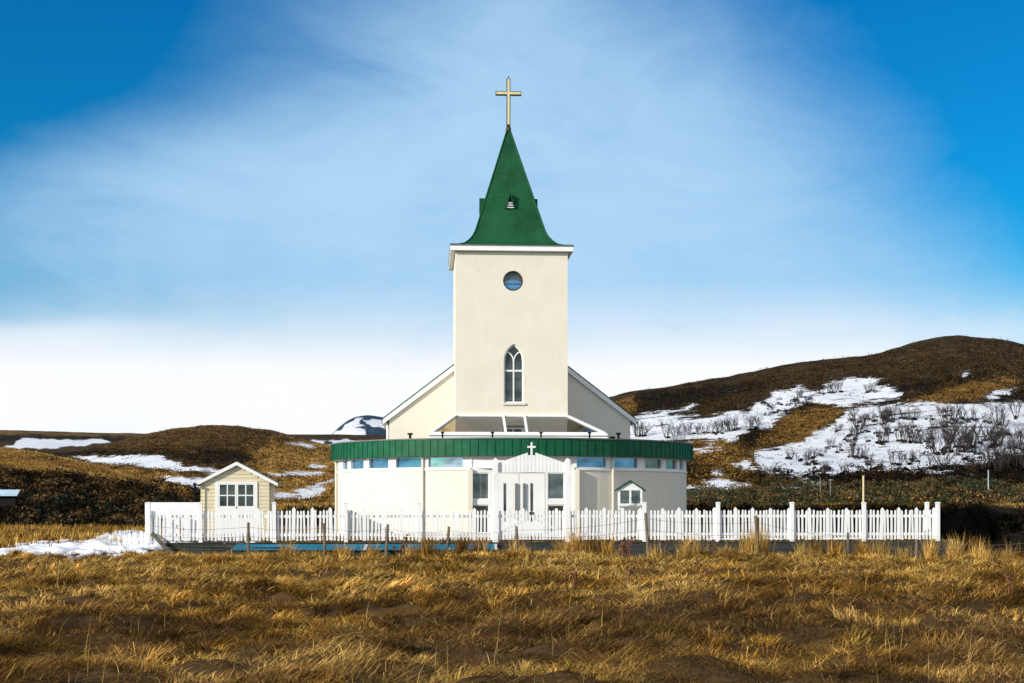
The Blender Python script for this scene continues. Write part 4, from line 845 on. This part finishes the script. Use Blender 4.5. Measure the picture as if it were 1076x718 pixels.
# short return at the left corner
for q in range(4):
    o = link('picket', PK_N, pf); o.location = (ufence[0]-.03, .22+q*.16, ZB_); o.rotation_euler = (0,0,R(90))
for zr in (RB, RT): MB().box(ufence[0]-.012, ufence[0]+.022, .08, .85, zr-.045, zr+.045).build('rail', M['fence'], pf)
pf2 = thing('picket_fence', 'white picket fence right of the gate, ending beside the dark bank', 'fence', W(0, FV), TH); run(ufr, pf2, {0})
o = link('post', POST, pf2); o.location = (u_of(974, FV+.95), .95, -.04)
for zr in (RB, RT): m = MB(); m.bar((ufr[-1], .06, zr), (u_of(974, FV+.95), .89, zr), .035, .09); m.build('rail', M['fence'], pf2)
for q in range(3):
    t = (q+1)/4; o = link('picket', PK_N, pf2); o.location = (ufr[-1]+(u_of(974, FV+.95)-ufr[-1])*t+.03, .95*t, ZB_); o.rotation_euler = (0,0,R(75))
# gate with its gabled board
gt = thing('gate', 'white gate with tall posts, a gabled board and a small cross', 'gate', W(0, FV), TH)
pL, pR = ufence[-1], ufr[0]; gp = .175; ztop = fz(484, 0)
for u in (pL, pR):
    m = MB(); m.box(u-gp/2, u+gp/2, -.1, .1, -.32, ztop); m.add([(u-gp/2,-.1,ztop),(u+gp/2,-.1,ztop),(u+gp/2,.1,ztop),(u-gp/2,.1,ztop),(u,0,ztop+.09)], [(0,1,4),(1,2,4),(2,3,4),(3,0,4)]); m.build('gate_post', M['fence'], gt, .006)
gc_ = (pL+pR)/2; g0, g1 = pL+gp/2+.004, pR-gp/2-.004; zb_, zs_, za_ = fz(496.5, 0), fz(486.5, 0), fz(474.3, 0); nb = 18; bw = (g1-g0)/nb; m = MB()
topz = lambda u: za_ - (za_-zs_)*abs(u-gc_)/((g1-g0)/2)
for i in range(nb):
    a, b = g0+i*bw+.005, g0+(i+1)*bw-.005; ta, tb = topz(a), topz(b)
    if i in (nb//2-1, nb//2): ta = tb = fz(478.5, 0)
    m.prism([(a, zb_), (b, zb_), (b, tb), (a, ta)], -.025, .0)
m.box(g0, g1, .003, .04, zb_+.04, zb_+.14); m.box(g0, g1, .003, .04, zs_-.14, zs_-.04); m.build('gable_board', M['fence'], gt)
m = MB(); x = gc_; m.box(x-.032, x+.032, -.02, .03, fz(481, 0), fz(465, 0)); zc_ = fz(469.8, 0); m.box(x-.135, x-.0325, -.02, .03, zc_-.03, zc_+.03); m.box(x+.0325, x+.135, -.02, .03, zc_-.03, zc_+.03); m.build('gate_cross', M['fence'], gt, .004)
for a, b, s in ((g0+.01, gc_-.008, 1), (gc_+.008, g1-.01, -1)):
    m = MB(); n = 10; st = (b-a)/n
    for q in range(n):
        u = a+(q+.5)*st; hw = .052 if q in (3, 7) else .036; h = 1.06 if q in (3, 7) else .99; m.prism([(u-hw, .03), (u+hw, .03), (u+hw, h-.03), (u, h+.01), (u-hw, h-.03)], -.011, .011)
    for zr in (RB, RT): m.box(a, b, .013, .05, zr-.045, zr+.045)
    gl = m.build('gate_leaf', M['fence'], gt)
    m = MB(); ua, ub = (a+.05, b-.05) if s < 0 else (b-.05, a+.05); m.bar((ua, .031, RT-.06), (ub, .031, RB+.06), .03, .08); m.build('brace', M['fence'], gl)
    m = MB(); m.box(b-.06 if s > 0 else a+.02, b-.02 if s > 0 else a+.06, -.04, -.012, .86, .94); m.build('latch', M['black'], gl)
# stub pickets poking from the drift
st_ = thing('low_picket_fence', 'low white picket stubs poking out of the snow drift left of the fence corner', 'fence', (0,0,0))
for q, px in enumerate((131.5, 136, 140.5, 144.5, 149, 153)):
    Y = 47.4-q*.12; x = (px-CX)/F*Y; o = link('picket', PK_W, st_); zt = zof((561, 560, 559.2, 560, 557.6, 558.2)[q], Y); o.location = (x, Y, zt-1.06); o.rotation_euler = (0, random.gauss(0,.03), .1)
a, b = (130-CX)/F*47.45, (155-CX)/F*46.9
m = MB(); m.bar((a, 47.42, zof(567,47.4)), (b, 46.86, zof(566.5,46.8)), .03, .08); m.build('rail', M['fence'], st_)
# solid white screen behind the left bay
sv = FV+.75; s0, s1 = u_of(152.3, sv), u_of(210.5, sv); sz = lambda y: zl(y, -12, sv)
bs = thing('board_screen', 'white board screen standing behind the pickets left of the cabin', 'screen', W(0, sv), TH)
m = MB(); m.box(s0, s1, 0, .03, sz(541.5), sz(528)); m.build('top_board', M['fence'], bs, .004)
m = MB(); q = s0; rnd = random.Random(5)
while q < s1-.1:
    wd_ = rnd.uniform(.10,.26); m.box(q, min(q+wd_, s1), .032, .055, -.04, sz(535)); q += wd_+rnd.choice((.012,.02,.10))
m.build('board', M['fence'], bs)
m = MB()
for u in (s0+.06, (s0+s1)/2, s1-.06): m.box(u-.045, u+.045, .057, .14, -.1, sz(529))
m.build('screen_post', M['fence'], bs)

# retaining wall, blue boards, leaning plank
wl = thing('retaining_wall', 'low dark board retaining wall under the picket fence', 'wall', W(0, FV-.13), TH)
x0, x1 = u_of(172, FV-.1), UR+.05
m = MB(); xm = u_of(521, FV-.1); q = 0
for zz0, zz1 in ((-.95,-.62),(-.617,-.36),(-.357,-.075)): m.box(xm, x1, -.04+q, .16, zz0, zz1); q += .006
m.build('wall_boards', M['concrete'], wl, .006)
m = MB(); q = x0
while q < xm-.02: e = min(q+.28, xm-.003); m.box(q, e-.006, -.03+random.uniform(-.004,.004), .14, -.95, -.09); q = e
m.build('wall_boards', M['greenwall'], wl)
MB().box(x0, x1, -.045, .17, -.073, -.045).build('coping', M['concrete'], wl, .005)
m = MB(); m.box(x1-.10, x1, .171, 12, -.95, -.05); m.box(x0, x0+.1, .171, 2.5, -.6, -.05); m.build('side_boards', M['concrete'], wl)
bv = FV-.23
def blueboard(pa, pb, dz, lab):
    a, b = u_of(pa, bv), u_of(pb, bv); z1, z0 = zl(572.2, a, bv)-.0+dz, zl(578.6, a, bv)+dz
    o = thing('blue_board', lab, 'board', W(0, bv), TH, 'blue boards along the wall'); mm = MB(); mm.prism([(a, z0), (b, z0), (b-.01, z1), (a+(.22 if pa < 250 else .012), z1)], -.03, .02); mm.build('plank', M['blue'], o, .006)
    mm = MB(); e0 = b-.17 if pb < 400 else b-.09; mm.prism([(e0, z0+.004), (e0+.10, z0+.004), (b-.015, z1-.004), (b-.10, z1-.004)], -.034, -.031); mm.build('bare_patch', M['blend'], o)
blueboard(242, 387, 0, 'worn blue board along the wall, the one starting below the cabin'); blueboard(387.6, 472.2, .01, 'worn blue board along the wall, the middle one of three'); blueboard(472.8, 522.5, .02, 'worn blue board along the wall, the one ending below the gate')
pa_, pb_ = Vector(((160-CX)/F*44.2, 44.2, zof(560.5,44.2))), Vector(((183-CX)/F*43.5, 43.5, zof(583,43.5)))
mm = MB(); mid = pa_.lerp(pb_, .5)+Vector((-.02,0,-.04)); mm.bar(pa_, mid, .05, .11); mm.bar(mid, pb_, .05, .115); tag(mm.build('leaning_plank', M['plank']), 'dark plank leaning on the wall corner beside the snow drift', 'plank')
pa_, pb_ = Vector(((798-CX)/F*23.6, 23.6, zof(634,23.6)+.03)), Vector(((842-CX)/F*24.2, 24.2, zof(629,24.2)+.03))
mm = MB(); mm.bar(pa_, pb_, .16, .05); tag(mm.build('old_plank', M['plank']), 'dark weathered plank lying flat in the field grass', 'plank')

# notice cabinet in front of the hall
nv = -9.6; nY = Yat(3.6, nv); nz = lambda y: zof(y, nY); nu = lambda p: u_of(p, nv)
nb_ = thing('notice_board', 'white glazed notice cabinet with a small gabled roof by the round wall', 'notice board', W(0, nv), TH)
a, b = nu(649.5), nu(674.7); c = (a+b)/2
for u in (a+.04, b-.04): MB().box(u-.04, u+.04, -.04, .04, -.1, nz(532)-.002).build('leg', M['trim'], nb_, .004)
m = MB(); z0, z1 = nz(532), nz(514.6); m.box(a, a+.07, -.07, .07, z0, z1); m.box(b-.07, b, -.07, .07, z0, z1); m.box(a+.071, b-.071, -.07, .07, z0, z0+.09); m.box(c-.035, c+.035, -.07, .07, z0+.091, z1-.031); m.box(a+.071, b-.071, -.07, .07, z1-.03, z1); m.box(a+.071, b-.071, .05, .07, z0+.091, z1-.031)
m.prism([(a, z1+.002), (b, z1+.002), (c, nz(506.2))], -.06, .06); cab = m.build('cabinet', M['trim'], nb_, .004)
MB().box(a+.07, b-.07, -.045, -.035, z0+.09, z1-.03).build('pane', M['glass_grey'], cab)
m = MB(); ap = (c, nz(504.6)); 
for s in (-1, 1): e = (c+s*.53, nz(514.9)); m.prism([e, ap, (ap[0], ap[1]-.055), (e[0], e[1]-.05)], -.12, .12)
m.build('roof', M['green'], nb_)

# garden cabin
kY = 48.6; kx = lambda p: (p-CX)/F*kY; kz = lambda y: zof(y, kY); kc = kx(249)
kb = thing('garden_cabin', 'small cream board cabin with white gabled roof and double doors', 'cabin', (kc, kY, 0), TH+R(2))
hw = 1.13; ze = kz(506.8)+.02; zapx = kz(487.2); dep = 2.2
m = MB(); m.prism([(-hw, -.05), (hw, -.05), (hw, ze+.08), (0, zapx-.02), (-hw, ze+.08)], .03, dep); 
q = 0; z = .0
while z < zapx-.15:
    wl_ = hw if z < ze+.02 else hw*max(0.05, (zapx-.1-z)/(zapx-ze)); m.prism([(-wl_, z+.006), (wl_, z+.006), (wl_*(1 if z < ze-.1 else .96), z+.125), (-wl_*(1 if z < ze-.1 else .96), z+.125)], .0, .029); z += .132
for s in (-1, 1):
    z = 0
    while z < ze-.05: m.box(s*hw-.02 if s > 0 else s*hw-.15, s*hw+.15 if s > 0 else s*hw+.02, .10, .145, z+.006, z+.125); m.box(min(s*hw, s*hw+s*.025), max(s*hw, s*hw+s*.025), .146, dep, z+.006, z+.125); z += .132
m.build('wall', M['cabin'], kb)
dl, dr = kx(227.0)-kc, kx(270.3)-kc; dt = kz(506.3); m = MB(); m.box(dl, dl+.09, -.035, -.002, 0, dt); m.box(dr-.09, dr, -.035, -.002, 0, dt); m.box(dl+.091, dr-.091, -.035, -.002, dt-.08, dt); m.build('door_frame', M['trim'], kb, .004)
mid = (dl+dr)/2
for a, b in ((dl+.093, mid-.004), (mid+.004, dr-.093)):
    g0_, g1_, h0, h1 = a+.05, b-.05, kz(532), kz(509.5); m = MB(); m.box(a, g0_, -.03, -.003, .02, dt-.083); m.box(g1_, b, -.03, -.003, .02, dt-.083); m.box(g0_, g1_, -.03, -.003, .02, h0); m.box(g0_, g1_, -.03, -.003, h1, dt-.083)
    gm_ = (g0_+g1_)/2; hm_ = (h0+h1)/2; m.box(gm_-.02, gm_+.02, -.028, -.004, h0, h1); m.box(g0_, g1_, -.0282, -.0042, hm_-.02, hm_+.02); do = m.build('door', M['trim'], kb)
    MB().box(g0_, g1_, -.012, -.0045, h0, h1).build('pane', M['glass_dark'], do)
MB().box(mid-.03, mid+.005, -.055, -.031, kz(533.6)-.03, kz(533.6)+.03).build('door_handle', M['greyroof'], kb, .003)
eo = 1.42; zeo = kz(508.2); zao = kz(485.8); m = MB()
for s in (-1, 1): m.prism([(s*eo, zeo), (0, zao), (0, zao-.05), (s*eo, zeo-.05)], -.10, dep+.2)
m.build('roof', M['greyroof'], kb)
m = MB()
for s in (-1, 1): m.prism([(s*(eo+.02), zeo+.015), (0, zao+.015), (0, zao-.115), (s*(eo+.02), zeo-.10)], -.135, -.103)
for s in (-1, 1):
    x = s*.75; m.box(x-.04, x+.04, -.33, -.0, zeo+.22, zeo+.28) if False else None
m.build('bargeboard', M['trim'], kb, .004)
m = MB(); m.tube([(-eo-.03, -.25, zeo-.03), (-eo-.03, dep, zeo-.03)], .055, 8); m.tube([(-eo-.03, -.2, zeo-.08), (-eo-.03, -.2, .0)], .03, 8); m.build('gutter', M['black'], kb)

# ------------------------------------------------------------------ wire fence in the field
wf = thing('wire_fence', 'sagging wire fence on leaning weathered stakes in front of the wall', 'fence', (0,0,0))
stakes = [(261,549,261.5,586),(340.5,550,341,584),(407.5,551,405.5,587),(471.8,553.5,469,585),(542.7,553,543,584),(678.2,539,681.5,586),(793.8,542,798.5,594),(891,560,891.5,592),(963,567,963,592)]
tops = []
for i, (xt, yt, xb, yb) in enumerate(stakes):
    Y = 43.0 + (.15 if i % 2 else -.1); t = Vector(((xt-CX)/F*Y, Y, zof(yt, Y))); b = Vector(((xb-CX)/F*Y, Y, zof(yb, Y)-.15)); r = .048 if i != 6 else .058
    m = MB(); m.tube([b, b.lerp(t, .5)+Vector((random.uniform(-.015,.015),0,0)), t], [r*1.1, r, r*.9], 7); m.build('stake', M['wood'], wf); tops.append((t, b))
for lv, rr in ((.12, .005), (.34, .005), (.62, .0045)):
    m = MB(); pts = []; pr = [t.lerp(b, lv if i < 7 else lv*.8) for i, (t, b) in enumerate(tops)]
    pr = [pr[0]+Vector((-3.1, .4, .03))] + pr + [pr[-1]+Vector((3.8, 0, .0))]
    for p, q in zip(pr[:-1], pr[1:]):
        for k in range(8): t = k/8; pts.append(p.lerp(q, t) + Vector((0,-.045, -.10*math.sin(math.pi*t)*random.uniform(.8,1.1))))
    pts.append(pr[-1]); m.tube(pts, rr, 5); m.build('wire', M['wire'], wf)

# dead weeds
def weed(seed, h, px, py, label, lean=0.0, cnt=5):
    rnd = random.Random(seed); Y = (ZC+.42)*F/(py-HY) if py > 560 else 43; Y = min(Y, 43.2); x = (px-CX)/F*Y; z = float(gz(x, Y)); m = MB(); H = h*Y/F
    for s in range(cnt):
        a = rnd.uniform(0, 6.28); tipx = lean*H + math.cos(a)*H*.22; p0 = Vector((math.cos(a)*.03, math.sin(a)*.03, -.05)); p2 = Vector((tipx, math.sin(a)*H*.2, H*rnd.uniform(.65, 1.0))); p1 = p0.lerp(p2, .5)+Vector((rnd.uniform(-.04,.04), 0, .03))
        r = .0075*Y/20+.004; m.tube([p0, p1, p2], [r, r*.8, r*.5], 5)
        for k in range(5):
            b = p1.lerp(p2, rnd.uniform(.2, 1)); e = b + Vector((rnd.uniform(-.1,.1), rnd.uniform(-.1,.1), rnd.uniform(.02,.12)))*H*1.1; m.tube([b, e], [r*.7, r*1.3], 4)
    o = m.build('dead_weed', M['stalk']); o.location = (x, Y, z); tag(o, label, 'weed')
weed(1, 30, 600, 626, 'dark dead dock weed standing alone in front of the gate'); weed(2, 32, 652, 622, 'slanting dead weed right of the gate in the field', .35, 3); weed(3, 30, 659, 590, 'rust brown weed clump against the wall beside the notice cabinet', 0, 8)
weed(4, 28, 424, 580, 'rusty weed stalk against the blue board', 0, 3); weed(5, 24, 749, 588, 'rust brown stalk left of the tall leaning stake', .1, 2); weed(6, 26, 1062, 640, 'pale dead stalks at the right edge of the field', .05, 4)
weed(7, 18, 934, 633, 'short dark stalk in the grass at the right', 0, 2); weed(8, 16, 726, 606, 'twisted dead weed in the hollow in front of the wall', .5, 4); weed(9, 15, 750, 622, 'twisted dead weed beside the flat plank', -.4, 4); weed(10, 20, 865, 612, 'thin dead weed to the right of the plank', .1, 3); weed(11, 20, 417, 578, 'thin brown stalk left of the stake at the blue board', .05, 2)

# small far things
pY = Yat(12, FV+.3); x = (907.3-CX)/F*pY; m = MB(); m.tube([(x, pY, -.1), (x, pY, zof(501, pY))], [.035, .03], 10); m.tube([(x, pY, zof(501,pY)), (x, pY, zof(500,pY))], [.038, .038], 10); tag(m.build('flag_pole', M['gold'], smooth=False), 'short pale pole standing behind a fence post on the right', 'pole')
def marker(px, yt, yb, Y, lab, mat, head=False):
    x = (px-CX)/F*Y; m = MB(); z0, z1 = zof(yb, Y)-.4, zof(yt, Y); m.box(x-.03, x+.03, Y-.03, Y+.03, z0, z1)
    if head: m.box(x-.15, x+.15, Y-.07, Y-.052, z1-.03, z1+.11)
    tag(m.build('marker_post', mat), lab, 'post', 'marker posts in the scrub')
marker(872.5, 505, 516, 110, 'pale marker post with a flat head in the scrub beyond the fence', M['greyroof'], True); marker(862, 502, 513, 112, 'slim pale marker post left of the one with a flat head', M['greyroof']); marker(1038.5, 494, 509, 112, 'pale blue marker post at the foot of the thicket on the far right', M['paleblue']); marker(979.5, 500, 510, 114, 'dark marker post at the foot of the snowfield', M['stalk']); marker(296, 493, 499, 150, 'short black marker post by the snow strip behind the cabin', M['black'])
# stand with a pale blue top at the left edge
bY = hL1.at(6, 541).y; bzz = hL1.at(6, 541).z; x0, x1 = (-6-CX)/F*bY, (18-CX)/F*bY; sh = thing('field_shelter', 'low dark shelter with a pale blue sheet roof at the left edge', 'shelter', (0,0,0)); zt, zb0 = zof(514.5, bY), zof(520.5, bY)
m = MB(); m.add([(x0, bY, zb0), (x1, bY, zb0), (x1-.12, bY+.9, zt), (x0, bY+.9, zt), (x0, bY, zb0-.05), (x1, bY, zb0-.05), (x1-.12, bY+.9, zt-.05), (x0, bY+.9, zt-.05)], [(0,1,2,3),(7,6,5,4),(0,4,5,1),(1,5,6,2),(2,6,7,3),(3,7,4,0)]); m.build('roof', M['paleblue'], sh)
MB().box(x0+.1, x1-.22, bY+.25, bY+.82, bzz-.6, zb0-.06).build('wall', M['black'], sh)
# far shed on the moor
fY = 480; p = hL3.at(344, 467); m = MB(); w_ = 1.3; m.prism([(p.x-w_, p.z-.6), (p.x+w_, p.z-.6), (p.x+w_, p.z+.8), (p.x, p.z+1.25), (p.x-w_, p.z+.8)], p.y-2, p.y+3)
fs_ = thing('farm_shed', 'tiny dark shed on the snow of the far moor left of the church', 'shed', (0,0,0)); m.build('wall', M['concrete'], fs_); m = MB()
for s in (-1, 1): m.prism([(p.x+s*(w_+.2), p.z+.74), (p.x, p.z+1.27), (p.x, p.z+1.4), (p.x+s*(w_+.2), p.z+.86)], p.y-2.2, p.y+3.2)
m.build('roof', M['greyroof'], fs_)

# ------------------------------------------------------------------ snow lying in the field and yard
def drift(name, polys, h, label, res=.10, zf=None, edge=.45):
    allp = np.array([q for p in polys for q in p]); x0, y0 = allp.min(0)-.4; x1, y1 = allp.max(0)+.4
    gx = np.arange(x0, x1, res); gy_ = np.arange(y0, y1, res); X, Y = np.meshgrid(gx, gy_)
    sd = np.full(X.shape, -9.0); wx = X+.55*fbm(X/.8, Y/.8, 4, 121); wy = Y+1.3*fbm(X/1.1+5, Y/1.6, 4, 131)
    for p in polys: sd = np.maximum(sd, polysd(p, wx, wy))
    sd = sd - 1.3*np.maximum(0, fbm(X/1.0, Y/1.7, 3, 161)-.12)
    g = (zf or gz)(X, Y); lift = h*(1+.8*fbm(X/1.8, Y/1.4, 3, 141))*sstep(0, edge*2.2, sd)**.8 + .03*fbm(X/.4, Y/.4, 2, 151)
    Z = g + np.where(sd > -.05, lift+.035, -.12)
    kind(link(name, grid_mesh(name, X, Y, Z, M['snow'])), 'structure', label)
drift('snow', DRIFT, .075, 'melting snow drift in the field at the left corner of the fence')
yz = lambda X, Y: np.full(X.shape, -.06)
def yardpoly(pts): return [tuple(W(u, v))[:2] for u, v in pts]
drift('snow', [yardpoly([(8.0,-9.4),(9.6,-9.6),(9.4,-8.6),(8.2,-8.5)]), yardpoly([(10.2,-9.8),(12.4,-10),(12.2,-8.9),(10.6,-9.0)]), yardpoly([(6.0,-9.6),(7.4,-9.8),(7.0,-8.9)])], .07, 'thin snow patches on the yard behind the right fence', zf=yz)
drift('snow', [yardpoly([(-12.3,-11.7),(-8.4,-11.75),(-8.4,-11.3),(-10.2,-11.2),(-12.3,-10.6)])], .08, 'snow along the foot of the fence by the cabin', zf=yz)
